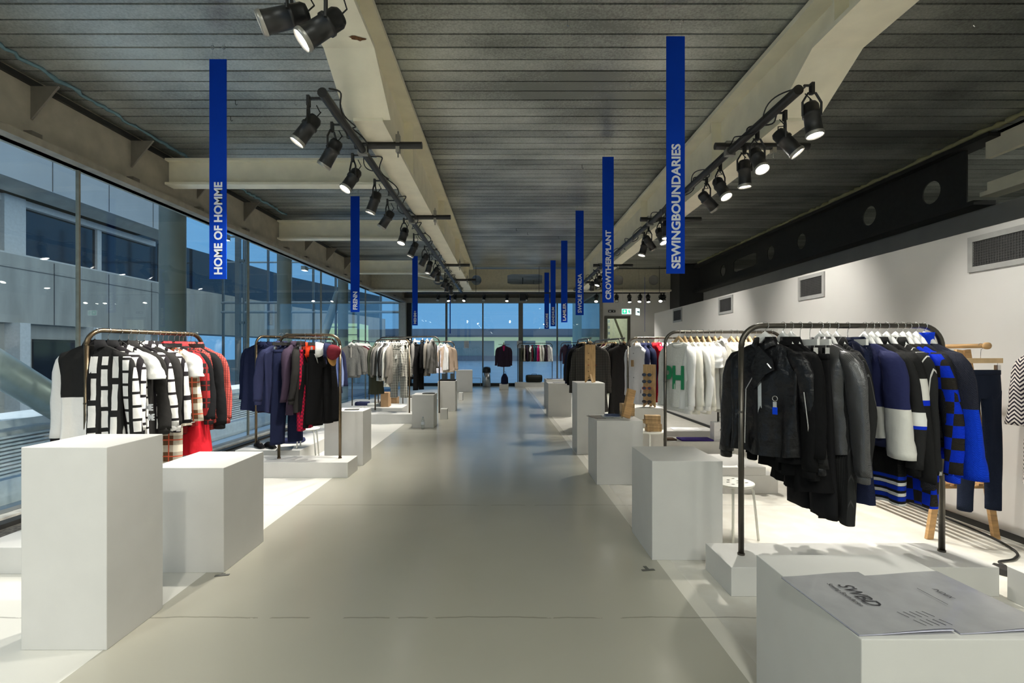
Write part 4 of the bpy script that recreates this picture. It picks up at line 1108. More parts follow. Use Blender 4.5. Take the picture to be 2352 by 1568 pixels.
def rail(label, p0, p1, z0, z1, m, r=.016, cr=.13, name='clothes_rail', foot=True):
    t = thing(name, label, 'clothes rail', (p0[0], p0[1], z0))
    a = Vector((0, 0, 0)); b = Vector((p1[0]-p0[0], p1[1]-p0[1], 0)); d = b.normalized(); Z = Vector((0, 0, 1)); h = z1-z0
    for q, nm in ((a, 1), (b, -1)):
        M().tube([q, q+Z*(h-cr)], r, 14).build('post', m, t, True)
        if foot: M().lathe([(r*1.25, 0), (r*1.25, .012)], 14, tuple(q)).build('foot', m, t)
    P = []
    for k in range(9):
        an = PI/2*k/8; P.append(a+Z*(h-cr)+Z*cr*math.sin(an)+d*cr*(1-math.cos(an)))
    for k in range(9):
        an = PI/2*k/8; P.append(b+Z*(h-cr)+Z*cr*math.cos(an)-d*cr*(1-math.sin(an)))
    M().tube(P, r, 14).build('top_rail', m, t, True)
    M().tube([a+Z*(h*.62), a+Z*(h*.62+.012)], r*1.12, 14).build('joint_ring', m, t)
    return t
def place(o, x, y, z, yaw):
    o.location = (x, y, z); o.rotation_euler = (random.uniform(-.02, .02), 0, yaw)
def hang(rk, p0, p1, z1, items, yaw0, end, margin=(.16, .1), jit=.10, up=.11, simple=False, ts=None, hdef='white', group=None):
    n = len(items); d = Vector((p1[0]-p0[0], p1[1]-p0[1], 0)); Ln = d.length; d.normalize()
    for k, it in enumerate(items):
        kind, mk, desc, name = it[:4]; kw = dict(it[4]) if len(it) > 4 else {}
        s_ = (ts[k] if ts else margin[0]+(Ln-margin[0]-margin[1])*k/max(1, n-1))
        x, y = p0[0]+d.x*s_, p0[1]+d.y*s_
        yaw = yaw0+random.uniform(-jit, jit)+kw.pop('turn', 0)
        hk = kw.pop('hanger', ({'black': 'cblack', 'wood': 'cwood'}.get(hdef, 'cwhite')) if kind in ('trousers', 'skirt', 'shorts') else hdef)
        drop = kw.pop('drop', 0); dz = .075 if hk[0] == 'c' else 0
        lab = '%s on the %s, %s from %s' % (desc, rk, ORD[k], end)
        cat = kw.pop('cat', {'tee': 'T-shirt', 'sweat': 'sweatshirt', 'knit': 'sweater', 'puffer': 'jacket', 'blazer': 'jacket'}.get(kind, kind))
        g = garment(kind, mk, lab, cat, name, seed=k, simple=simple, group=group or ('garments on the '+rk), **kw)
        place(g, x, y, z1-up-dz-drop-(.0 if hk[0] == 'c' else .004), yaw)
        hw = {'white': 'white', 'wood': 'pale wooden', 'black': 'black', 'wire': 'thin wire', 'cwhite': 'white clip', 'cwood': 'wooden clip', 'cblack': 'black clip'}[hk]
        h = hanger(hk, '%s hanger on the %s carrying the garment %s from %s' % (hw, rk, ORD[k], end), up=up)
        h['group'] = 'hangers on the '+rk
        h.location = (x, y, z1-up); h.rotation_euler = (0, 0, yaw)

# cloth materials
BK = (.006, .006, .0065, 1); CH = (.022, .021, .020, 1); NV = (.012, .016, .045, 1); WH = (.78, .78, .76, 1); OFW = (.72, .70, .64, 1)
C = cloth
c_leather = C('black_leather', (.006, .006, .007, 1), rough=.32, coat=.06, spec=.28, bump=.6)
c_black = C('black_wool', BK); c_black2 = C('black_cotton', (.010, .010, .011, 1), rough=.85); c_char = C('charcoal_wool', CH)
c_scale = C('scaled_leather', (.03, .03, .032, 1), 'scales', (.10, .10, .10, 1), rough=.3, spec=.7)
c_pin = C('black_pinstripe', (.02, .02, .02, 1), 'vstripe', (.10, .10, .10, 1), k=.8)
c_ribgrey = C('grey_black_rib', (.025, .025, .025, 1), 'vstripe', (.05, .05, .05, 1), k=2)
c_navy = C('navy_wool', NV); c_navyk = C('navy_knit', (.015, .02, .05, 1), knit=1); c_navy2 = C('navy_cotton', (.03, .035, .085, 1))
c_navblock = C('navy_with_white_ends', (.022, .026, .085, 1), 'block_z', (.66, .65, .60, 1), z0=-.40)
c_whiteend = C('off_white_cloth', (.66, .65, .60, 1))
c_bomber = C('black_bomber_cloth', (.02, .02, .02, 1), 'block_band', (.75, .75, .72, 1), (.005, .03, .5, 1), z0=-.42, k=.5)
c_patch = C('black_knit_with_band', (.014, .014, .014, 1), 'block_band', (.66, .65, .6, 1), (.005, .03, .55, 1), z0=-.22, k=.8)
c_hem = C('black_mohair_striped_hem', (.012, .012, .012, 1), 'hem', (.7, .7, .68, 1), (.005, .03, .4, 1), z0=-.82, knit=.7)
c_pinw = C('black_white_pinstripe', (.02, .02, .02, 1), 'vstripe', (.55, .55, .52, 1), k=.55)
c_check = C('blue_black_checks', (.004, .035, .62, 1), 'checker', (.028, .024, .02, 1), knit=.8)
c_cable = C('black_cable_knit', (.02, .02, .024, 1), knit=.5)
c_blueblock = C('charcoal_blue_block_knit', (.022, .024, .038, 1), 'block_z', (.004, .045, .60, 1), z0=-.40, knit=.6)
c_blueknit = C('bright_blue_knit', (.008, .05, .68, 1), knit=.6)
c_bluewoolb = C('bright_blue_cloth', (.004, .05, .62, 1))
c_white = C('white_jersey', (.80, .80, .78, 1)); c_off = C('cream_jersey', (.74, .72, .64, 1)); c_gm = C('grey_melange', (.36, .35, .32, 1), 'melange', (.50, .49, .46, 1))
c_lg = C('light_grey_jersey', (.55, .56, .52, 1), 'melange', (.64, .64, .61, 1)); c_dg = C('dark_grey_melange', (.10, .10, .095, 1), 'melange', (.17, .17, .16, 1))
c_yoke = C('white_and_black_yoke', (.018, .018, .018, 1), 'half', (.74, .73, .71, 1), z0=-.40)
c_block1 = C('black_white_slab_print', (.018, .016, .018, 1), 'blocks', (.74, .73, .71, 1)); c_block2 = C('white_black_slab_print', (.018, .016, .018, 1), 'blocks', (.78, .77, .75, 1), k=1.35)
c_tartanw = C('cream_tartan', (.72, .66, .54, 1), 'tartan', (.12, .06, .03, 1), (.55, .10, .05, 1)); c_tartanr = C('red_black_tartan', (.62, .03, .035, 1), 'tartan', (.025, .02, .02, 1), (.2, .02, .02, 1), k=.9)
c_red = C('red_wool', (.62, .018, .03, 1)); c_redtw = C('red_tweed', (.50, .09, .07, 1), 'tweed', (.16, .03, .03, 1)); c_redk = C('crimson_patterned_knit', (.45, .01, .04, 1), 'checker', (.16, .01, .03, 1), k=3)
c_gray = C('mid_grey_cloth', (.16, .155, .145, 1)); c_taupe = C('taupe_cloth', (.20, .185, .16, 1)); c_maroon = C('maroon_cloth', (.10, .018, .028, 1)); c_beige = C('beige_jersey', (.52, .40, .31, 1))
c_ging = C('black_white_gingham', (.66, .64, .56, 1), 'gingham', (.03, .028, .026, 1), k=1.3)
c_houndc = C('grey_check_tweed', (.085, .08, .07, 1), 'tweed', (.03, .028, .026, 1), k=.6); c_pink = C('magenta_cloth', (.50, .02, .14, 1)); c_teal = C('teal_cloth', (.03, .10, .10, 1))
c_zig = C('black_white_zigzag', (.72, .66, .62, 1), 'zigzag', (.025, .02, .03, 1)); c_denim = C('denim_blue', (.09, .13, .30, 1)); c_plum = C('deep_plum_cloth', (.045, .03, .05, 1))
c_aqua = C('pale_blue_print', (.40, .58, .75, 1), 'hstripe', (.70, .45, .50, 1)); c_sand = C('sand_cloth', (.45, .42, .36, 1)); c_khaki = C('dark_olive_cloth', (.06, .065, .045, 1))

# ---- A, front right rail
A0, A1 = (1.545, 3.185), (2.90, 3.235)
rail('large gunmetal clothes rail at the front right holding leather and blue knitwear', A0, A1, .18, 1.675, PIPEG, .018, .14)
A = [('jacket', c_leather, 'black leather biker jacket', 'leather_jacket', dict(L=.72, sl=.68, turn=.62, extra='zip', wS=.225, m2=c_leather, out=.11)),
     ('jacket', c_black, 'plain black wool jacket', 'wool_jacket', dict(L=.76, sl=.70, turn=.15)),
     ('coat', c_black, 'plain black coat', 'black_coat', dict(L=.84, sl=.62)),
     ('skirt', c_black, 'black flared skirt', 'flared_skirt', dict(L=.86, hanger='cwhite')),
     ('trousers', c_black2, 'wide black trousers', 'wide_trousers', dict(L=1.02, sl=.11, hanger='cwhite')),
     ('jacket', c_scale, 'shiny dark scaled leather jacket', 'scaled_jacket', dict(L=.70, sl=.72, turn=.25, wS=.225, out=.14)),
     ('dress', c_ribgrey, 'long dark grey ribbed dress', 'ribbed_dress', dict(L=1.12)),
     ('shirt', c_pin, 'dark pinstriped shirt', 'pinstriped_shirt', dict(L=.74, sl=.66)),
     ('dress', c_navyk, 'navy hooded knit dress', 'knit_dress', dict(L=1.02, extra='hood', hanger='cwhite', drop=-.09)),
     ('sweat', c_navblock, 'navy sweatshirt with broad white cuffs', 'block_sweatshirt', dict(L=.60, m2=c_navy2, sl=.62, wS=.22, extra='wide', out=.12)),
     ('dress', c_hem, 'black mohair dress with striped hem', 'mohair_dress', dict(L=1.0)),
     ('jacket', c_bomber, 'black bomber with a white band', 'bomber_jacket', dict(L=.66, sl=.68, m2=c_black, out=.12)),
     ('knit', c_patch, 'black sweater with white patches', 'patch_sweater', dict(L=.70, m2=c_cable, sl=.76, out=.12)),
     ('shirt', c_pinw, 'black shirt with white pinstripes', 'striped_shirt', dict(L=.74, sl=.72, out=.12)),
     ('dress', c_check, 'long blue and black checked dress', 'checked_dress', dict(L=1.02)),
     ('knit', c_check, 'blue and black checked sweater', 'checked_sweater', dict(L=.70, m2=c_blueknit, sl=.72, out=.13)),
     ('knit', c_cable, 'black cable sweater', 'cable_sweater', dict(L=.6)),
     ('knit', c_blueblock, 'blue and charcoal blocked turtleneck', 'blocked_sweater', dict(L=.68, m2=c_blueknit, extra='wide', sl=.74, wS=.22, out=.15))]
tsA = [.16, .28, .335, .395, .46, .53, .58, .64, .715, .83, .88, .92, .98, 1.04, 1.09, 1.13, 1.18, 1.235]
hang('front right rail', A0, A1, 1.675, A, -PI/2, 'its left end', ts=tsA, jit=.07)
# ring pull and flap on the leather jacket
lj = next(o for o in bpy.data.objects if o.name.startswith('leather_jacket'))
q = M(); q.tube([(.10+.016*math.cos(a), -.075, -.35+.016*math.sin(a)) for a in [k*PI/6 for k in range(13)]], .003, 6); q.box(.088, .112, -.078, -.073, -.41, -.37)
q.build('zip_pull', METALZ, lj)
M().tube([(.262, -.052, -.30), (.285, -.055, -.50), (.292, -.045, -.72)], .004, 6).build('sleeve_zip', METALZ, lj)
M().tube([(.02, -.062, -.10), (-.09, -.075, -.30), (-.10, -.078, -.66)], .004, 6).build('front_zip', METALZ, lj)
M().prism([(.0, -.02), (.085, -.10), (.10, -.17), (.045, -.20), (-.03, -.30), (-.05, -.16)], -.085, -.072).build('lapel', c_leather, lj)
M().tube([(.06, -.088, -.13), (.085, -.088, -.16)], .006, 8).build('snap', METALZ, lj)
M().box(.085, .115, -.079, -.075, -.45, -.405).build('blue_tab', c_bluewoolb, lj)
# ---- B, pale jackets on the wooden rack at the right wall
TR = thing('trestle_rack', 'pale wooden trestle clothes rack with slatted shelf by the right wall', 'clothes rack', (3.68, 3.92, 0))
for (yy, s1, s2) in ((0, 0, 0), (1.25, 0, 0)):
    for sx_ in (-1, 1):
        M().bar((sx_*.03, yy, 1.52), (sx_*.27, yy, 0), .05, .028).build('leg', WOOD, TR)
    M().bar((-.20, yy, .42), (.20, yy, .42), .03, .02).build('cross_bar', WOOD, TR)
M().tube([(0, -.20, 1.55), (0, 1.33, 1.55)], .017, 12).build('top_rail', WOOD, TR, True)
for yy in (-.20, 1.33): M().tube([(0, yy-.012, 1.55), (0, yy+.012, 1.55)], .026, 12).build('end_knob', WOOD, TR, True)
q = M()
for k in range(7): q.box(-.20+k*.066-.018, -.20+k*.066+.018, -.02, 1.27, .435, .45)
q.build('shelf_slats', WOOD, TR)
g = garment('trousers', C('navy_rib_knit', (.014, .02, .04, 1), knit=.8), 'navy knitted trousers clipped to a hanger on the wooden trestle rack', 'trousers', 'knitted_trousers', 2, L=1.08, sl=.055)
place(g, 3.68, 3.77, 1.362, .12); 
h = hanger('cwood', 'wooden clip hanger holding the navy knitted trousers', .11); place(h, 3.68, 3.77, 1.437, .12)
for o_ in (): pass
rr = thing('clothes_rail', 'gunmetal rail hidden behind the blue sweaters holding navy trousers', 'clothes rail', (3.45, 3.62, 0)) if False else None
# zigzag coat at the right edge
zx = 3.77
zg = garment('coat', c_zig, 'black and white zigzag coat cut by the right edge of the picture', 'coat', 'zigzag_coat', 1, L=.98, sl=.50, m2=c_zig, wS=.22)
place(zg, zx, 3.25, 1.55, -1.35)
h = hanger('white', 'white hanger carrying the zigzag coat', .11); place(h, zx, 3.25, 1.55, -1.35)
rail('gunmetal clothes rail beyond the right edge carrying the zigzag coat', (3.60, 3.25), (3.99, 3.27), 0.0, 1.66, PIPEG, .016)
# power strip and cable
ps = M().box(-.05, .05, -.09, .09, 0, .045).build('power_block', BLACK, None, False, .006); ps.location = (3.40, 3.28, 0); ps.rotation_euler = (0, 0, .6); tag(ps, 'black power block with a red switch on the floor by the right wall', 'power block')
M().box(-.053, -.05, -.06, -.04, .012, .032).build('switch', mat('red_switch', (.5, .02, .02, 1)), ps)
o = M().tube(smooth([(3.45, 3.36, .03), (3.52, 3.47, .012), (3.68, 3.52, .012), (3.84, 3.68, .012), (3.95, 4.1, .012), (4.0, 5.0, .012), (4.02, 6.0, .012)], 10), .008, 8).build('power_cable', CABLE, None, True); tag(o, 'black cable running from the power block along the right wall', 'cable')

# ---- C, white sweatshirt rail
C0, C1 = (1.762, 5.35), (3.08, 5.42)
rail('gunmetal clothes rail holding white and grey sweatshirts', C0, C1, .282, 1.725, PIPEG, .017, .13)
Cc = [('sweat', c_lg, 'pale sweatshirt with green letters', 'lettered_sweatshirt', dict(turn=.55, L=.70)),
      ('sweat', c_white, 'white sweatshirt', 'white_sweatshirt', dict(L=.72)), ('sweat', c_off, 'cream sweatshirt', 'cream_sweatshirt', dict(L=.72)),
      ('sweat', c_white, 'white sweatshirt', 'white_sweatshirt', dict(L=.7)), ('sweat', c_off, 'cream sweatshirt', 'cream_sweatshirt', dict(L=.72)),
      ('tee', c_white, 'white T-shirt', 'white_tee', dict(L=.72)), ('hoodie', c_gm, 'grey hooded sweatshirt', 'grey_hoodie', dict(L=.7)),
      ('jacket', c_off, 'cream zipped top', 'zipped_top', dict(L=.68, turn=.5)), ('tee', c_white, 'white T-shirt', 'white_tee', dict(L=.74, turn=.3)),
      ('sweat', c_gm, 'grey marl sweatshirt', 'marl_sweatshirt', dict(L=.68)), ('sweat', c_gm, 'grey marl sweatshirt', 'marl_sweatshirt', dict(L=.7, m2=c_dg)),
      ('tee', c_white, 'white collared T-shirt', 'collared_tee', dict(L=.7)), ('sweat', c_gm, 'grey marl sweatshirt', 'marl_sweatshirt', dict(L=.72)),
      ('hoodie', c_off, 'cream hoodie', 'cream_hoodie', dict(L=.7)), ('sweat', c_dg, 'dark grey sweatshirt', 'dark_sweatshirt', dict(L=.7)), ('sweat', c_char, 'charcoal sweatshirt', 'charcoal_sweatshirt', dict(L=.7))]
hang('white sweatshirt rail', C0, C1, 1.725, Cc, -PI/2, 'its left end', hdef='wood', ts=[.15+.068*k+(.05 if k > 7 else 0)+(.05 if k > 13 else 0) for k in range(16)], jit=.06)
ls = next(o for o in bpy.data.objects if o.name.startswith('lettered_sweatshirt'))
text(ls, 'PH', .34, mat('green_flock', (.01, .22, .09, 1), .8), Matrix.Translation((-.14, -.072, -.50)) @ Matrix.Rotation(PI/2, 4, 'X'), bold=.012, length=.27, name='letters')
# ---- D
D0, D1 = (1.87, 7.4), (3.25, 7.42)
rail('gunmetal clothes rail behind the front sunglasses board', D0, D1, .18, 1.72, PIPEG, .017, .13)
D = [('shirt', C('white_grey_shirt_cloth', (.62, .62, .64, 1)), 'white shirt with swing tag', 'white_shirt', dict(L=.95, sl=.7, turn=.45)), ('shirt', c_navy2, 'navy shirt', 'navy_shirt', dict(L=.72)), ('jacket', c_navy, 'dark navy jacket', 'navy_jacket', dict(L=.9)),
     ('shirt', c_red, 'crimson shirt', 'crimson_shirt', dict(L=.85, m2=c_red, turn=.3)), ('puffer', C('crimson_cloth', (.38, .015, .045, 1)), 'crimson quilted jacket', 'crimson_jacket', dict(L=.72)), ('shirt', c_aqua, 'pale blue printed shirt', 'printed_shirt', dict(L=.7)),
     ('shirt', c_white, 'white shirt', 'white_shirt', {}), ('jacket', c_char, 'charcoal jacket', 'charcoal_jacket', {}), ('shirt', c_gray, 'grey shirt', 'grey_shirt', {}), ('jacket', c_navy, 'navy jacket', 'navy_jacket', {}), ('hoodie', c_black, 'black hoodie', 'black_hoodie', {})]
hang('sunglasses side rail', D0, D1, 1.72, D, -PI/2, 'its left end', hdef='wood', ts=[.13, .24, .31, .40, .47, .56, .68, .8, .92, 1.04, 1.16])
ws = next(o for o in bpy.data.objects if o.name.startswith('white_shirt'))
M().box(-.03, .03, -.085, -.083, -.32, -.22).build('swing_tag', mat('kraft', (.30, .19, .09, 1), .8), ws)
# ---- E long coats
E0, E1 = (2.02, 8.5), (1.92, 10.4)
RE = rail('dark clothes rail running away behind the charcoal coat', E0, E1, .15, 1.74, PIPEG, .015, .12)
M().tube([(0, 0, 1.59), (.012, -.24, 1.59)], .012, 8).build('end_arm', PIPEG, RE)
E = [('coat', c_char, 'long charcoal coat', 'charcoal_coat', dict(L=1.18, sl=.72, turn=0, m2=c_char, wS=.23)), ('shirt', c_black, 'black shirt', 'black_shirt', {}), ('jacket', c_gray, 'grey jacket', 'grey_jacket', {}), ('shirt', c_dg, 'dark grey shirt', 'grey_shirt', {}),
     ('tee', c_white, 'white T-shirt', 'white_tee', {}), ('shirt', c_maroon, 'maroon shirt', 'maroon_shirt', dict(L=.9)), ('sweat', c_white, 'white sweatshirt', 'white_sweatshirt', {}), ('jacket', c_black, 'black jacket', 'black_jacket', {}), ('shirt', c_char, 'charcoal shirt', 'charcoal_shirt', {}), ('shirt', c_sand, 'sand shirt', 'sand_shirt', {}), ('shirt', c_white, 'white shirt', 'white_shirt', {})]
hang('charcoal coat rail', E0, E1, 1.74, E, 0.05, 'the camera end', hdef='wood', simple=False, ts=[-.20, .35, .5, .65, .8, .95, 1.1, 1.25, 1.4, 1.55, 1.7])
F0, F1 = (1.45, 8.45), (1.45, 9.7)
RF = rail('dark clothes rail running away behind the grey checked coat', F0, F1, 0, 1.74, PIPEG, .015, .12)
M().tube([(0, 0, 1.74), (0, -.24, 1.74)], .012, 8).build('end_arm', PIPEG, RF)
Fi = [('coat', c_houndc, 'long grey checked coat', 'checked_coat', dict(L=1.14, sl=.74, m2=c_char, wS=.235)), ('jacket', c_black, 'black jacket', 'black_jacket', {}), ('coat', c_char, 'charcoal coat', 'charcoal_coat', {}), ('jacket', c_navy, 'navy jacket', 'navy_jacket', {}), ('shirt', c_char, 'charcoal shirt', 'charcoal_shirt', {})]
hang('checked coat rail', F0, F1, 1.74, Fi, 0, 'the camera end', hdef='wood', ts=[-.2, .4, .6, .8, 1.0])

# ---- L1 front left rail
L0, L1_ = (-3.19, 3.72), (-2.93, 4.72)
rail('brass toned clothes rail at the front left holding red, black and white clothes', L0, L1_, .18, 1.672, PIPE, .018, .12)
L = [('jacket', c_yoke, 'white sleeved jacket with black yoke', 'yoke_jacket', dict(L=.80, sl=.64, m2=c_black2, wS=.215)),
     ('jacket', c_block1, 'black and white slab printed jacket', 'printed_jacket', dict(L=.78, m2=c_black2)),
     ('tee', c_block2, 'slab printed T-shirt with white sleeves', 'printed_tee', dict(L=.78, msl=c_white)),
     ('jacket', c_char, 'charcoal jacket', 'charcoal_jacket', dict(L=.78, sl=.62)),
     ('sweat', c_block1, 'black and white slab printed sweatshirt', 'printed_sweatshirt', dict(L=.72)),
     ('jacket', c_char, 'charcoal jacket with printed cuffs', 'charcoal_jacket', dict(L=.74, m2=c_block2)),
     ('shirt', c_block2, 'white shirt with black slab print', 'printed_shirt', dict(L=.76, msl=c_block2)),
     ('trousers', c_tartanw, 'cream tartan trousers', 'tartan_trousers', dict(L=1.0, sl=.09)),
     ('shirt', c_tartanw, 'cream tartan shirt', 'tartan_shirt', dict(L=.72, m2=c_tartanr)),
     ('tee', c_block2, 'printed T-shirt with plain white sleeves', 'printed_tee', dict(L=.70, msl=c_white)),
     ('shirt', c_tartanr, 'red and black tartan shirt', 'tartan_shirt', dict(L=.80)),
     ('jacket', c_tartanr, 'red and black tartan jacket', 'tartan_jacket', dict(L=.74, msl=c_black2)),
     ('skirt', c_red, 'plain red skirt', 'red_skirt', dict(L=.92, m2=c_red)),
     ('jacket', c_redtw, 'red tweed jacket', 'tweed_jacket', dict(L=.72)),
     ('puffer', c_black2, 'padded black bomber jacket', 'bomber_jacket', dict(L=.68, sl=.66)),
     ('jacket', c_redtw, 'red woven coat', 'woven_coat', dict(L=.80, sl=.62))]
hang('front left rail', L0, L1_, 1.672, L, .12, 'the camera end', ts=[.06, .16, .25, .32, .39, .46, .52, .58, .63, .68, .74, .79, .83, .87, .91, .96], jit=.12, hdef='black')
fl_ = [o for o in bpy.data.objects if o.name.startswith(('printed_jacket', 'charcoal_jacket', 'printed_sweatshirt'))][:4]
for k, o in enumerate(fl_[:3]):
    text(o, 'HOME', .07, LETTER, Matrix.Translation((.10, -.088, -.48-.05*k)) @ Matrix.Rotation(PI/2, 4, 'X'), bold=.003, length=.13, name='printed_word')
    text(o, 'OF HOMME', .07, LETTER, Matrix.Translation((.08, -.088, -.56-.05*k)) @ Matrix.Rotation(PI/2, 4, 'X'), bold=.003, length=.16, name='printed_word')
# ---- L2a rear navy rail, L2b cap rail
P0, P1 = (-3.44, 6.75), (-2.88, 8.3)
rail('brass toned clothes rail by the glass holding navy coats and blue shirts', P0, P1, .185, 1.725, PIPE, .017, .12)
I = [('coat', c_navy, 'very dark navy coat', 'navy_coat', dict(L=.92, sl=.70, wS=.22, m2=c_navy)), ('jacket', c_navy, 'navy jacket', 'navy_jacket', dict(L=.9, sl=.68)), ('coat', c_plum, 'dark plum coat', 'plum_coat', dict(L=.98)), ('jacket', c_navy2, 'navy twill jacket', 'twill_jacket', dict(L=.8)),
     ('knit', c_navyk, 'navy sweater', 'navy_sweater', {}), ('jacket', c_navy, 'dark navy blouson', 'navy_blouson', {}), ('coat', c_navy, 'dark navy overcoat', 'navy_overcoat', {}), ('shirt', c_navy2, 'navy shirt', 'navy_shirt', {}), ('shirt', c_denim, 'denim shirt', 'denim_shirt', dict(L=.76)), ('shirt', c_navy2, 'navy cotton shirt', 'cotton_shirt', {}),
     ('shirt', c_denim, 'blue shirt', 'blue_shirt', dict(L=.78)), ('shirt', C('pale_blue_cloth', (.25, .32, .55, 1)), 'pale blue shirt', 'pale_blue_shirt', dict(L=.76)), ('shirt', c_navy2, 'navy long shirt', 'long_shirt', dict(L=.8))]
hang('rear navy rail', P0, P1, 1.725, I, -.15, 'the camera end', hdef='black', ts=[.08, .2, .32, .44, .56, .68, .8, .95, 1.1, 1.2, 1.3, 1.4, 1.5])
Q0, Q1 = (-2.80, 6.05), (-2.045, 6.06)
rail('brass toned clothes rail with caps hanging on it', Q0, Q1, .185, 1.715, PIPE, .018, .13)
J = [('jacket', c_navy2, 'navy jacket', 'navy_jacket', dict(L=.84, sl=.62, turn=-1.15)), ('trousers', c_navy, 'long navy trousers', 'navy_trousers', dict(L=1.15, sl=.10, turn=-.7)), ('blazer', c_plum, 'dark charcoal blazer', 'dark_blazer', dict(L=.86, sl=.62, turn=-.3)), ('jacket', c_char, 'charcoal overshirt', 'charcoal_overshirt', dict(L=.84)),
     ('trousers', c_redk, 'crimson patterned trousers', 'crimson_trousers', dict(L=.98, sl=.07)), ('trousers', c_black, 'black trousers with white lettering', 'black_trousers', dict(L=.95, sl=.08, turn=-.5)), ('trousers', c_black2, 'black cotton trousers', 'cotton_trousers', dict(L=.92, sl=.10, turn=-1.0)), ('trousers', c_black, 'plain black trousers', 'plain_trousers', dict(L=.9, sl=.11, turn=-.9))]
hang('cap rail', Q0, Q1, 1.715, J, PI/2+.1, 'its left end', hdef='black', ts=[.03, .1, .2, .27, .33, .38, .46, .54])
bt_ = next(o for o in bpy.data.objects if o.name.startswith('black_trousers'))
q = M()
for k in range(7): q.box(.06+.012*(k % 2), .10+.012*(k % 3), -.062, -.058, -.30-.075*k, -.25-.075*k)
q.build('printed_marks', LETTER, bt_)
def cap(x, y, z, rz, m1, m2, label):
    t = thing('cap', label, 'cap', (x, y, z), rz)
    rows = []
    for k in range(10):
        a = PI/2*k/9; rows.append([(.078*math.cos(a)**.8*math.cos(2*PI*j/24), -.125*math.sin(a)*(1-.25*math.cos(2*PI*j/24+PI/2)*math.cos(a)), .095*math.cos(a)**.8*math.sin(2*PI*j/24)) for j in range(24)])
    M().rings(rows, True).build('crown', m1, t, True)
    mm = M()
    for k in range(5):
        for j in range(13):
            a = -PI*.83+(PI*.66)*j/12; r = 1+.75*k/4*math.sin(PI*j/12)**.6
            mm.v.append((.08*r**.4*math.cos(a), -.03*math.cos(2*a+PI)*.6-.012*k/4, .095*r*math.sin(a)))
    for k in range(4):
        for j in range(12): mm.f.append((k*13+j, k*13+j+1, (k+1)*13+j+1, (k+1)*13+j))
    i = len(mm.v); mm.v += [(a_, b_+.004, c_) for (a_, b_, c_) in mm.v]; mm.f += [tuple(v+i for v in f)[::-1] for f in mm.f]
    mm.build('peak', m2, t, True)
    M().tube([(0, 0, .09), (-.01, 0, .13), (0, 0, .19)], .003, 5).build('hanging_loop', CHROME, t)
    return t
ORG = C('orange_red_cloth', (.80, .06, .02, 1))
cap(-2.44, 5.97, 1.53, PI/2+.4, ORG, ORG, 'bright orange red cap, leftmost of the caps on the cap rail')
cap(-2.31, 5.96, 1.53, PI/2+.3, c_white, c_white, 'white cap next to the orange red cap')
cap(-2.20, 5.95, 1.52, PI/2+.2, c_navy2, c_navy2, 'navy cap between the white cap and the maroon cap')
cap(-2.10, 5.92, 1.50, PI/2-.5, C('maroon_wool', (.16, .02, .03, 1)), C('tan_trim', (.45, .24, .08, 1)), 'maroon and black cap with a tan trim at the right of the cap rail')
# ---- L3 henley rail
R0, R1 = (-3.72, 11.9), (-3.72, 13.4)
rail('dark clothes rail by the glass fronted by a grey henley', R0, R1, .2, 1.79, PIPEG, .015, .11)
I = [('sweat', c_dg, 'dark grey henley hung front on', 'grey_henley', dict(L=.74, wS=.22, sl=.6)), ('sweat', c_gray, 'grey sweatshirt', 'grey_sweatshirt', {}), ('sweat', c_taupe, 'taupe sweatshirt', 'taupe_sweatshirt', {}), ('sweat', c_maroon, 'maroon sweatshirt', 'maroon_sweatshirt', {}), ('sweat', c_maroon, 'maroon pullover', 'maroon_pullover', {}), ('sweat', c_white, 'white sweatshirt', 'white_sweatshirt', {}), ('sweat', c_char, 'charcoal pullover', 'charcoal_pullover', {}), ('sweat', c_gray, 'grey pullover', 'grey_pullover', {}), ('tee', c_white, 'white T-shirt', 'white_tee', {})]
hang('henley rail', R0, R1, 1.79, I, .12, 'the camera end', ts=[-.06, .3, .45, .6, .75, .9, 1.05, 1.2, 1.35], hdef='white')
hl = next(o for o in bpy.data.objects if o.name.startswith('grey_henley'))
M().box(-.010, .010, -.066, -.062, -.30, -.05).build('placket', C('pale_trim', (.4, .38, .34, 1)), hl)
# ---- L4a gingham shirt rail and L4b grey jacket rail
S0, S1 = (-2.92, 11.0), (-2.05, 10.5)
rail('brass toned clothes rail with the gingham shirt on it', S0, S1, .2, 1.78, PIPE, .016, .13)
I = [('coat', c_khaki, 'dark olive coat', 'olive_coat', dict(L=1.1)), ('jacket', c_taupe, 'taupe jacket', 'taupe_jacket', {}), ('shirt', c_gray, 'grey shirt', 'grey_shirt', {}), ('shirt', c_lg, 'light grey shirt', 'light_shirt', dict(L=.8)), ('jacket', c_char, 'charcoal jacket', 'charcoal_jacket', {}), ('shirt', c_gray, 'grey long shirt', 'long_shirt', dict(L=.8)), ('shirt', c_off, 'cream long shirt', 'cream_shirt', dict(L=.92, sl=.7)),
     ('blazer', c_taupe, 'taupe blazer', 'taupe_blazer', dict(L=.84, sl=.64)), ('shirt', c_ging, 'black and white gingham shirt', 'gingham_shirt', dict(L=.80, sl=.62, turn=1.7)), ('trousers', c_ging, 'black and white gingham trousers', 'gingham_trousers', dict(L=1.08, sl=.09, turn=1.7)), ('hoodie', c_lg, 'pale grey hooded top', 'hooded_top', dict(turn=1.7, L=.3, sl=.25)), ('shirt', c_ging, 'second gingham shirt', 'gingham_shirt', dict(turn=.3))]
hang('gingham shirt rail', S0, S1, 1.78, I, -PI/2-.35, 'its left end', ts=[.05, .12, .19, .26, .33, .40, .46, .53, .68, .72, .60, .86], hdef='white', jit=.08)
U0, U1 = (-3.3, 12.75), (-1.62, 12.1)
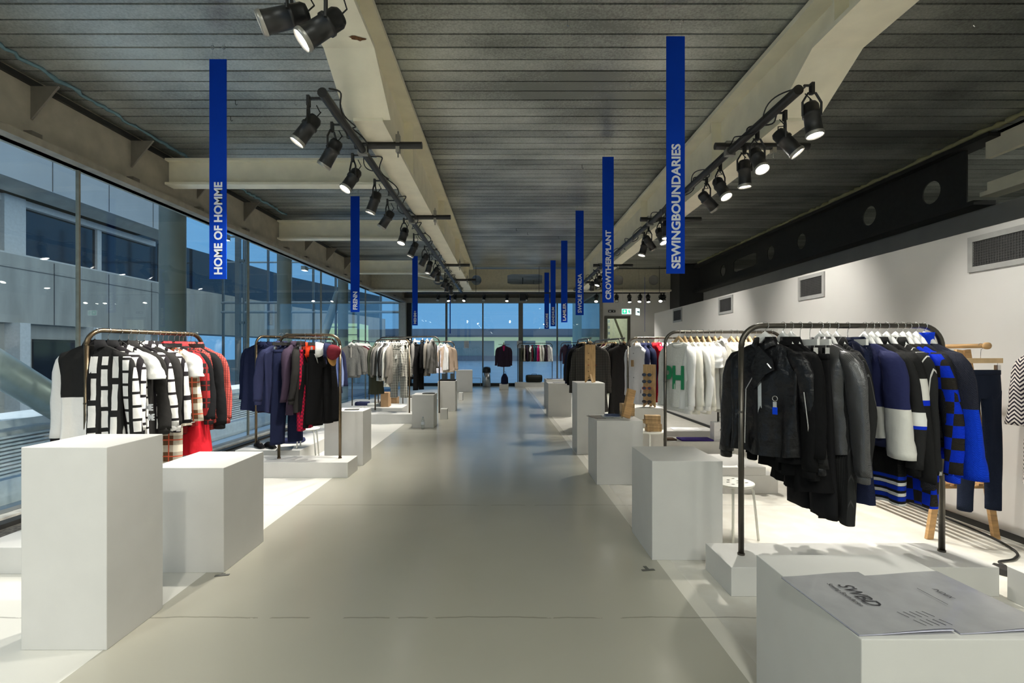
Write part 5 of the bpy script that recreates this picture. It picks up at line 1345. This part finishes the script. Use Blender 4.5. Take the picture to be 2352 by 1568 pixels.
rail('dark clothes rail behind the gingham shirt holding grey jackets', U0, U1, 0, 1.89, PIPEG, .017, .16)
I = [('shirt', c_off, 'cream shirt', 'cream_shirt', {}), ('jacket', c_char, 'charcoal jacket', 'charcoal_jacket', {}), ('jacket', c_gray, 'grey jacket', 'grey_jacket', {}), ('coat', c_black, 'black coat', 'black_coat', {}), ('tee', c_white, 'white T-shirt', 'white_tee', {}), ('shirt', c_off, 'cream tied shirt', 'tied_shirt', {}), ('coat', c_black, 'black trench', 'black_trench', dict(L=.95, turn=.5)), ('jacket', c_gray, 'mid grey jacket', 'mid_grey_jacket', dict(L=.84, turn=.3)), ('trousers', c_black, 'black trousers', 'black_trousers', dict(L=1.15, sl=.10)), ('jacket', c_black, 'black jacket', 'black_jacket', dict(L=.8, turn=.3)), ('jacket', c_taupe, 'taupe jacket', 'taupe_jacket', dict(L=.86, turn=.3)), ('jacket', c_gray, 'grey blouson', 'grey_blouson', dict(L=.8))]
hang('grey jacket rail', U0, U1, 1.89, I, -PI/2-.35, 'its left end', ts=[.3, .4, .5, .6, .72, .82, .96, 1.1, 1.2, 1.32, 1.46, 1.6], hdef='white', simple=True)
# ---- L5
V0, V1 = (-2.9, 13.9), (-1.42, 13.75)
rail('thin clothes rail ending with a beige hoodie', V0, V1, 0, 1.80, PIPE, .014, .12)
I = [('tee', c_lg, 'pale grey T-shirt', 'grey_tee', {}), ('shirt', c_white, 'white shirt', 'white_shirt', {}), ('tee', c_white, 'plain white T-shirt', 'white_tee', {}), ('sweat', c_lg, 'pale grey sweatshirt', 'pale_sweatshirt', {}), ('tee', C('lilac_white', (.68, .68, .78, 1)), 'white T-shirt hung front on', 'white_tee', dict(turn=1.9, L=.76)), ('shirt', c_white, 'white overshirt', 'white_overshirt', dict(turn=.8)), ('hoodie', c_beige, 'beige hoodie', 'beige_hoodie', dict(turn=1.7, L=.7, m2=C('cream_hood', (.62, .54, .44, 1))))]
hang('beige hoodie rail', V0, V1, 1.80, I, -PI/2-.2, 'its left end', ts=[.4, .6, .75, .88, 1.1, 1.2, 1.28], hdef='white')
# ---- far
t = thing('blazer_stand', 'thin single post garment stand on the small white block', 'garment stand', (-.03, 19.75, .22))
M().tube([(0, 0, 0), (0, 0, 1.68)], .02, 12).build('post', PIPE, t, True); M().tube([(-.22, 0, 1.6), (.22, 0, 1.6)], .01, 8).build('arm', PIPEG, t)
g = garment('blazer', c_plum, 'dark navy blazer with a magenta shirt on the single post stand', 'jacket', 'navy_blazer', 1, L=.84, sl=.72, m2=c_plum, wS=.25); place(g, -.03, 19.68, 1.76, 0)
M().prism([(-.05, 0), (.05, 0), (.03, -.16), (0, -.22), (-.03, -.16)], -.06, -.05).build('shirt_front', c_pink, g)
o = M().lathe([(.12, 0), (.15, .05), (.14, .25), (.09, .36), (.05, .42)], 18).build('navy_bag', c_navy, None, True); o.location = (-.0, 19.72, .221); tag(o, 'dark navy bag at the foot of the blazer stand', 'bag'); 
M().tube([(-.05, 0, .40), (-.03, -.02, .5), (.03, -.02, .5), (.05, 0, .40)], .006, 6).build('handle', c_navy, o)
W0, W1 = (.57, 21.3), (2.08, 21.3)
rail('silver grey clothes rail before the far windows with colourful clothes', W0, W1, .2, 1.90, PIPEG, .016, .14)
I = [('jacket', c_khaki, 'dark olive jacket', 'olive_jacket', {}), ('shirt', c_sand, 'sand shirt', 'sand_shirt', {}), ('jacket', c_plum, 'plum jacket', 'plum_jacket', {}), ('jacket', c_char, 'charcoal jacket', 'charcoal_jacket', {}), ('tee', c_white, 'white T-shirt', 'white_tee', {}), ('shirt', c_maroon, 'maroon shirt', 'maroon_shirt', {}), ('shirt', c_teal, 'teal shirt', 'teal_shirt', {}), ('jacket', c_navy2, 'navy jacket', 'navy_jacket', {}), ('shirt', c_pink, 'magenta shirt', 'magenta_shirt', {}), ('shirt', c_off, 'cream shirt', 'cream_shirt', {}), ('shirt', c_lg, 'light grey shirt', 'light_shirt', {}), ('jacket', c_char, 'charcoal blouson', 'charcoal_blouson', {}), ('jacket', c_plum, 'dark plum blouson', 'plum_blouson', {}), ('jacket', c_white, 'white jacket', 'white_jacket', dict(turn=.5))]
hang('far colourful rail', W0, W1, 1.90, I, PI/2, 'its left end', ts=[.2+.088*k for k in range(14)], hdef='wire', simple=True)
X0, X1 = (2.45, 21.2), (3.3, 21.2)
rail('silver grey clothes rail before the far windows with navy clothes', X0, X1, .2, 1.92, PIPEG, .016, .14)
I = [('jacket', c_plum, 'dark plum jacket', 'plum_jacket', dict(turn=-.9, L=.8)), ('jacket', c_navy, 'navy jacket', 'navy_jacket', {}), ('shirt', c_denim, 'denim shirt', 'denim_shirt', {}), ('jacket', c_navy, 'navy blouson', 'navy_blouson', {}), ('shirt', c_navy2, 'navy shirt', 'navy_shirt', {})]
hang('far navy rail', X0, X1, 1.92, I, PI/2, 'its left end', ts=[.18, .32, .44, .56, .68], hdef='wire', simple=True)
o = M().lathe([(.10, -.36), (.15, -.34), (.165, -.25), (.165, .25), (.15, .34), (.10, .36)], 18).xf(Matrix.Rotation(PI/2, 4, 'Y')).xf(Matrix.Diagonal((1, .9, 1, 1))).build('duffel_bag', C('black_nylon', (.02, .022, .018, 1), rough=.5), None, True)
o.location = (1.28, 21.25, .365); tag(o, 'black duffel bag on the low platform under the colourful rail', 'bag')
M().tube([(-.12, -.05, .14), (-.1, -.1, .2), (.1, -.1, .2), (.12, -.05, .14)], .01, 6).build('handle', BLACK, o)
# bin
t = thing('waste_bin', 'round polished steel bin with a black lid by the far glazing', 'bin', (-.78, 21.2, 0))
M().lathe([(.17, 0), (.17, .62)], 28).build('drum', mat('brushed_steel', (.55, .56, .58, 1), .3, metal=.9), t, True); M().lathe([(.172, .62), (.175, .64), (.175, .78), (.15, .85), (.05, .88)], 28).build('lid', BLACK, t, True)
t = thing('wire_stand', 'small wire stand on the floor left of the steel bin', 'stand', (-1.25, 21.3, 0))
for sx_ in (-.2, .2): M().tube([(sx_, 0, 0), (sx_, 0, .38)], .008, 6).build('leg', CHROME, t)
M().tube([(-.2, 0, .38), (.2, 0, .38)], .008, 6).tube([(-.2, 0, .15), (.2, 0, .15)], .008, 6).build('cross_bar', CHROME, t)

# ------------------------------------------------------------------ stools and small things
def stool(x, y, z, r, rz, label):
    t = thing('round_stool', label, 'stool', (x, y, 0), rz)
    SW = mat('stool_white', (.74, .74, .68, 1), .4, noise=.02)
    M().lathe([(r-.01, z-.022), (r, z-.016), (r, z-.004), (r-.008, z), (.001, z-.002)], 32).build('seat', SW, t, True)
    h = M()
    for k in range(8):
        a = 2*PI*k/8; i = len(h.v); R_ = r*.62 if k % 2 else r*.32
        h.v += [(R_*math.cos(a)+.016*math.cos(b_), R_*math.sin(a)+.009*math.sin(b_), z+.0012) for b_ in [2*PI*q/12 for q in range(12)]]; h.f.append(tuple(range(i, i+12)))
    h.build('seat_slots', mat('slot_shade', (.18, .18, .16, 1), .8), t)
    for k in range(4):
        a = PI/4+k*PI/2; c_, s_ = math.cos(a), math.sin(a)
        M().tube([(.04*c_, .04*s_, z-.03), (r*.8*c_, r*.8*s_, z-.03), (r*.92*c_, r*.92*s_, z-.06), (r*1.15*c_, r*1.15*s_, .0)], .0095, 8).build('leg', SW, t, True)
    return t
stool(1.86, 3.97, .45, .16, .35, 'taller white metal stool behind the right plinth')
stool(1.86, 4.42, .42, .16, .1, 'lower white metal stool partly hidden behind the right plinth') if False else None
stool(1.76, 4.33, .345, .135, .9, 'smaller white metal stool partly hidden behind the right plinth')
stool(-2.74, 6.78, .45, .16, .2, 'white metal stool standing behind the cap rail')
stool(1.86, 6.25, .50, .19, .5, 'round white stool carrying the stack of wooden boxes')
stool(1.93, 6.72, .0, .1, 0, '') if False else None
BOXW = mat('bamboo', (.40, .26, .12, 1), .55, noise=.2, nscale=5, stretch=(6, 1, 1))
for k, (z, dx, r_, w_, h_) in enumerate(((.50, .0, .05, .095, .045), (.546, .004, -.03, .09, .05), (.597, -.02, .08, .10, .05), (.648, -.012, -.12, .095, .055))):
    o = M().box(-w_, w_, -.05, .05, 0, h_).build('wooden_box', BOXW, None, False, .004); o.location = (1.89+dx, 6.2, z+.001); o.rotation_euler = (0, 0, r_)
    M().box(-w_-.001, w_+.001, -.051, .051, h_*.62, h_*.66).build('lid_line', mat('wood_line', (.16, .09, .04, 1)), o)
    tag(o, 'bamboo box on the white stool, %s of the stack' % ['lowest', 'second from the bottom', 'third from the bottom', 'topmost'][k], 'box', 'bamboo boxes stacked on the stool')
# sunglasses boards
def sunglasses(parent_loc, rz, fcol, label, lens=(.03, .015, .01, 1)):
    t = thing('sunglasses', label, 'sunglasses', parent_loc, rz)
    fm_ = mat('frame_%d' % int(fcol[0]*1000+fcol[1]*100), fcol, .25, spec=.7)
    for s_ in (-1, 1):
        P = [(s_*.036+.027*math.cos(a), 0, .021*math.sin(a)) for a in [2*PI*k/14 for k in range(15)]]
        M().tube(P, .0035, 6).build('rim', fm_, t, True)
        q = M(); q.v = [(s_*.036+.025*math.cos(a), 0, .019*math.sin(a)) for a in [2*PI*k/14 for k in range(14)]]+[(s_*.036+.025*math.cos(a), .002, .019*math.sin(a)) for a in [2*PI*k/14 for k in range(14)]]
        q.f = [tuple(range(14))[::-1], tuple(range(14, 28))]+[(k, (k+1) % 14, 14+(k+1) % 14, 14+k) for k in range(14)]
        q.build('lens', mat('lens_brown', lens, .05, spec=1), t)
        M().bar((s_*.064, 0, .008), (s_*.062, .13, .006), .003, .006).build('temple', fm_, t)
    M().bar((-.01, 0, .006), (.01, 0, .006), .005, .006).build('bridge', fm_, t)
    return t
def gboard(x, y, z, rz, h, label, who, front=True):
    t = thing('sunglasses_board', label, 'display board', (x, y, z), rz)
    M().prism([(-.085, 0), (-.07, 0), (-.03, .045), (.03, .045), (.07, 0), (.085, 0), (.085, h), (-.085, h)], -.009, .009).build('board', WOOD2, t)
    M().bar((0, .01, .12), (0, .09, 0), .03, .012).build('rear_prop', WOOD2, t)
    n = 5; T = Matrix.Rotation(rz, 4, 'Z')
    cols = [(.02, .015, .012, 1), (.02, .02, .02, 1), (.35, .03, .02, 1), (.03, .05, .045, 1), (.03, .02, .03, 1)]
    for k in range(n):
        off = T @ Vector((-.02, -.075 if front else .075, 0))
        sunglasses((x+off.x, y+off.y, z+h*.88-h*.158*k-.07), rz if front else rz+PI, cols[k], '%s sunglasses on the %s, %s from the top' % (['brown', 'black', 'red', 'green', 'dark purple'][k], who, ORD[k]))
    return t
gboard(2.02, 6.80, .741, -.5, .59, 'wooden board of sunglasses on the plinth before the white shirt', 'front sunglasses board')
gboard(1.29, 7.36, 1.049, PI+.28, .57, 'wooden board of sunglasses seen from behind on the tall plinth', 'rear sunglasses board')
# leaning wood block and boxes, magazines on plinth B
o = M().box(-.055, .055, -.02, .02, 0, .34).build('leaning_board', WOOD, None, False, .004); o.location = (1.42, 5.72, .735); o.rotation_euler = (-.0, .28, .5); tag(o, 'pale wooden block leaning on the plinth with magazines', 'wooden block')
M().box(-.056, .056, -.003, .003, -.001, .341).build('lid_line', mat('wood_line', (.16, .09, .04, 1)), o)
for k in range(3):
    o = M().box(-.08, .08, -.05, .05, 0, .05).build('wooden_box', BOXW, None, False, .004); o.location = (1.50, 5.97, .7255+.051*k); o.rotation_euler = (0, 0, .05*k)
    tag(o, 'small bamboo box behind the leaning block, %s of three' % ['bottom', 'middle', 'top'][k], 'box', 'bamboo boxes behind the leaning block')
MAGC = mat('magazine_cover_grey', (.36, .36, .37, 1), .25, coat=.3); 
def magazine(x, y, z, rz, w_, l_, th, m_, label, name='magazine'):
    t = thing(name, label, 'magazine', (x, y, z), rz)
    M().box(-w_/2+.002, w_/2-.002, -l_/2+.002, l_/2-.002, .001, th-.001).build('pages', PAPER, t)
    M().box(-w_/2, w_/2, -l_/2, l_/2, th-.001, th).box(-w_/2, w_/2, -l_/2, l_/2, 0, .001).box(-w_/2-.001, -w_/2, -l_/2, l_/2, 0, th).build('cover', m_, t)
    return t
magazine(1.14, 5.83, .7255, .3, .21, .29, .004, mat('cover_brown', (.15, .13, .11, 1), .3), 'brown grey leaflet on the plinth left of the magazines')
magazine(1.28, 5.80, .7300, .0, .21, .28, .006, mat('cover_pale', (.42, .45, .40, 1), .2, coat=.5), 'glossy pale magazine on the plinth before the leaning block')
magazine(1.30, 5.90, .7365, -.2, .19, .26, .005, mat('cover_navy', (.04, .07, .16, 1), .2), 'small dark blue magazine lying on the glossy pale one')
magazine(-2.08, 6.64, .7205, .2, .19, .16, .003, mat('cover_dark', (.07, .07, .06, 1), .4), 'small dark leaflet on the plinth beside the cap rail')
magazine(1.30, 11.6, .7765, .1, .28, .2, .006, mat('cover_dark', (.07, .07, .06, 1)), 'dark flyer on the plinth right of the aisle')
magazine(1.40, 13.2, .7765, .1, .3, .25, .012, c_denim, 'folded denim on the plinth behind the flyer', 'folded_jeans')
magazine(1.2, 13.1, .7765, -.1, .14, .25, .012, c_black, 'folded black garment on the plinth behind the flyer', 'folded_garment')
# front magazines, large: one open cover and one beside
def bent_mag(x, y, z, rz, w_, l_, label, lift=.0):
    t = thing('magazine', label, 'magazine', (x, y, z), rz)
    def sheet(z0, th, lift_, inset=0):
        mm = M(); n = 14; W = w_-inset*2
        for k in range(n+1):
            u = k/n; xx = -w_/2+inset+W*u; zz = z0+lift_*math.sin(u*PI*.55)**2
            mm.v += [(xx, -l_/2+inset, zz), (xx, l_/2-inset, zz), (xx, l_/2-inset, zz+th), (xx, -l_/2+inset, zz+th)]
        for k in range(n):
            for j in range(4): a = k*4+j; c = k*4+(j+1) % 4; mm.f.append((a, c, c+4, a+4))
        mm.f += [(0, 1, 2, 3), (n*4+3, n*4+2, n*4+1, n*4)]
        return mm
    sheet(.000, .0006, 0).build('back_cover', MAGC, t)
    sheet(.0012, .003, lift*.55, .002).build('pages', mat('page_lilac', (.62, .62, .74, 1), .6), t)
    sheet(.0055, .0007, lift).build('front_cover', MAGC, t)
    return t
INK = mat('ink', (.02, .02, .025, 1), .5)
m1_ = bent_mag(1.272, 1.752, .6005, .05, .32, .40, 'silver magazine lettered SWBD on the nearest right plinth', .012)
RT = Matrix.Translation((-.005, .10, .0185)) @ Matrix.Rotation(-PI/2, 4, 'Z')
text(m1_, 'SWBD', .075, INK, RT, name='title', shear=.25, length=.155, bold=.0001, ext=.00015)
text(m1_, 'Sewing Boundaries', .026, INK, Matrix.Translation((-.035, .115, .0165)) @ Matrix.Rotation(-PI/2, 4, 'Z'), name='subtitle', shear=.2, length=.165, ext=.00015)
q = M()
for r_ in range(2):
    for k in range(5): q.bar((.055+.022*k+.012*r_, -.10-.05*r_, .0195), (.066+.022*k+.012*r_, -.135-.05*r_, .0195), .0016, .0006)
q.build('dash_pattern', INK, m1_)
m2_ = bent_mag(1.600, 1.762, .6005, .06, .32, .40, 'silver magazine with small index text, right of the lettered one', .010)
text(m2_, 'INDEX', .024, INK, Matrix.Translation((.0, .06, .0175)) @ Matrix.Rotation(-PI/2, 4, 'Z'), name='heading', shear=.3, ext=.00015)
q = M(); q.box(-.05, -.048, -.05, .07, .0160, .0163); q.build('printed_line', INK, m2_)
# platform props behind
o = M().box(-.24, .24, -.12, .12, 0, .022).build('folded_cloth', C('purple_cloth', (.05, .03, .20, 1)), None, False, .006); o.location = (2.87, 7.36, .181); tag(o, 'folded purple cloth on the low platform', 'folded cloth')
o = M().box(-.16, .16, -.09, .09, 0, .02).build('folded_cloth', C('brown_cloth', (.07, .045, .03, 1)), None, False, .006); o.location = (2.42, 7.38, .181); tag(o, 'folded brown cloth left of the purple one', 'folded cloth')
magazine(2.40, 7.92, .2505, .2, .22, .3, .045, mat('book_grey', (.30, .30, .32, 1), .4), 'thick grey book on the platform behind the brown cloth', 'thick_book')
magazine(2.95, 7.95, .2505, -.1, .45, .3, .006, PAPER, 'open white paper sheets beside the thick grey book', 'paper_sheets')
bg_ = thing('shopping_bag', 'white paper shopping bag with a small dark emblem on the low platform', 'bag', (3.25, 7.38, .181), .1)
M().box(-.115, .115, -.06, .06, 0, .27).build('body', mat('bag_white', (.8, .8, .8, 1), .5), bg_)
M().tube([(-.06, -.06, .27), (-.04, -.06, .35), (.04, -.06, .35), (.06, -.06, .27)], .004, 6).build('handle', BLACK, bg_)
M().prism([(-.03, .15), (-.01, .18), (0, .21), (.01, .17), (.03, .14), (.005, .16), (-.01, .145)], -.062, -.0605).build('emblem', INK, bg_)
M().bar((-.045, -.061, .13), (.05, -.061, .13), .001, .002).build('emblem_line', INK, bg_)
# left platform things
def folded(x, y, z, sx_, sy_, sz, m_, label, name='folded_garment', rz=0):
    R_ = random.Random(int(x*100)); rows = []
    for k in range(5):
        zz = sz*k/4; s_ = 1-.12*abs(k/4-.45)
        rows.append([(sx_*s_*sgn(math.cos(a))*abs(math.cos(a))**.5*(1+.06*R_.uniform(-1, 1)), sy_*s_*sgn(math.sin(a))*abs(math.sin(a))**.5*(1+.06*R_.uniform(-1, 1)), zz+(.006*R_.uniform(-1, 1) if k == 4 else 0)) for a in [2*PI*j/20 for j in range(20)]])
    o = M().rings(rows, True, True).build(name, m_, None, True); o.location = (x, y, z); o.rotation_euler = (0, 0, rz); tag(o, label, 'folded garment' if name.startswith('folded') else 'shoe'); return o
folded(-3.10, 7.15, .186, .16, .13, .05, c_navy2, 'folded navy sweater on the platform under the rear navy rail')
def shoe(x, y, z, rz, m_, label):
    t = thing('shoe', label, 'shoe', (x, y, z), rz, 'black shoes on the left platform')
    pr = [(.032, 0.0, .13, .045), (.038, .0, .10, .06), (.040, .0, .05, .075), (.042, 0, -.02, .07), (.045, 0, -.08, .045), (.030, 0, -.13, .03)]
    rows = []
    for (hw_, _, yy, hh) in pr: rows.append([(hw_*math.cos(a), yy, .012+max(0, hh*math.sin(a))) for a in [2*PI*j/14 for j in range(14)]])
    M().rings(rows, True, True).build('upper', m_, t, True)
    M().lathe([(.04, 0), (.045, .004), (.045, .014), (.04, .016)], 20).xf(Matrix.Diagonal((1, 3.1, 1, 1))).build('sole', mat('sole_grey', (.1, .1, .1, 1)), t)
    M().box(-.012, .012, -.06, .03, .068, .078).build('laces', c_gray, t)
shoe(-3.38, 6.72, .186, .8, c_black, 'black lace shoe at the front of the left platform'); shoe(-3.22, 6.70, .186, .9, c_black, 'black lace shoe at the front of the left platform')
magazine(-3.0, 6.66, .1865, .3, .2, .28, .004, mat('cover_dark', (.07, .07, .06, 1)), 'dark leaflet at the front of the left platform')
folded(-3.5, 12.0, .201, .17, .13, .08, c_navy2, 'folded dark garment under the henley rail')
folded(-3.15, 11.85, .201, .18, .12, .06, c_lg, 'folded pale garment under the henley rail')
folded(-2.95, 12.0, .201, .12, .12, .09, c_gray, 'folded grey garment under the grey jacket rail')
o = M().box(-.2, .2, -.15, .15, 0, .28).build('cardboard_box', mat('cardboard', (.36, .22, .11, 1), .8), None, False, .004); o.location = (-3.12, 13.35, .001); tag(o, 'brown cardboard box under the henley rail', 'box')
M().box(-.2, .2, -.02, .02, .28, .2805).build('tape', mat('parcel_tape', (.45, .33, .2, 1), .3), o)
o = M().box(-.09, .09, -.15, .15, 0, .34).build('kraft_box', mat('cardboard', (.36, .22, .11, 1)), None, False, .004); o.location = (-2.86, 11.75, .201); tag(o, 'upright brown box left of the white carton under the jacket rails', 'box')
M().box(-.0905, .0905, -.02, .02, .3, .3405).build('tape', mat('parcel_tape', (.45, .33, .2, 1)), o)
folded(-2.12, 11.67, .421, .18, .12, .05, c_dg, 'folded dark grey garment on the small white box')
folded(-1.55, 9.95, .656, .13, .1, .018, c_dg, 'flat grey cloth on the short plinth left of the aisle')
# tray on plinth
t = thing('display_tray', 'black tray holding two dark boxes on the aisle plinth', 'tray', (-1.47, 12.62, .7655))
M().box(-.20, .20, -.12, .12, 0, .02).box(-.20, .20, -.12, -.11, 0, .04).box(-.2, .2, .11, .12, 0, .04).box(-.2, -.19, -.12, .12, 0, .04).box(.19, .2, -.12, .12, 0, .04).build('tray', BLACK, t)
for x_ in (-.10, .12): M().box(x_-.05, x_+.05, -.05, .05, .02, .19).build('dark_box', mat('dark_box', (.04, .05, .05, 1), .5), t)
# bottle
t = thing('water_bottle', 'clear plastic water bottle on the floor before the short plinth', 'bottle', (-1.60, 9.55, 0))
M().lathe([(.033, 0), (.035, .01), (.033, .05), (.035, .08), (.033, .15), (.028, .18), (.013, .21), (.013, .225)], 20).build('body', glassmat('bottle_plastic', (.93, .96, .96, 1), 1.2, .12), t, True)
M().lathe([(.015, .222), (.015, .24)], 14).build('cap', mat('cap_blue', (.3, .35, .4, 1)), t)
M().lathe([(.0355, .09), (.0355, .14)], 20).build('label', mat('bottle_label', (.6, .65, .7, 1)), t)
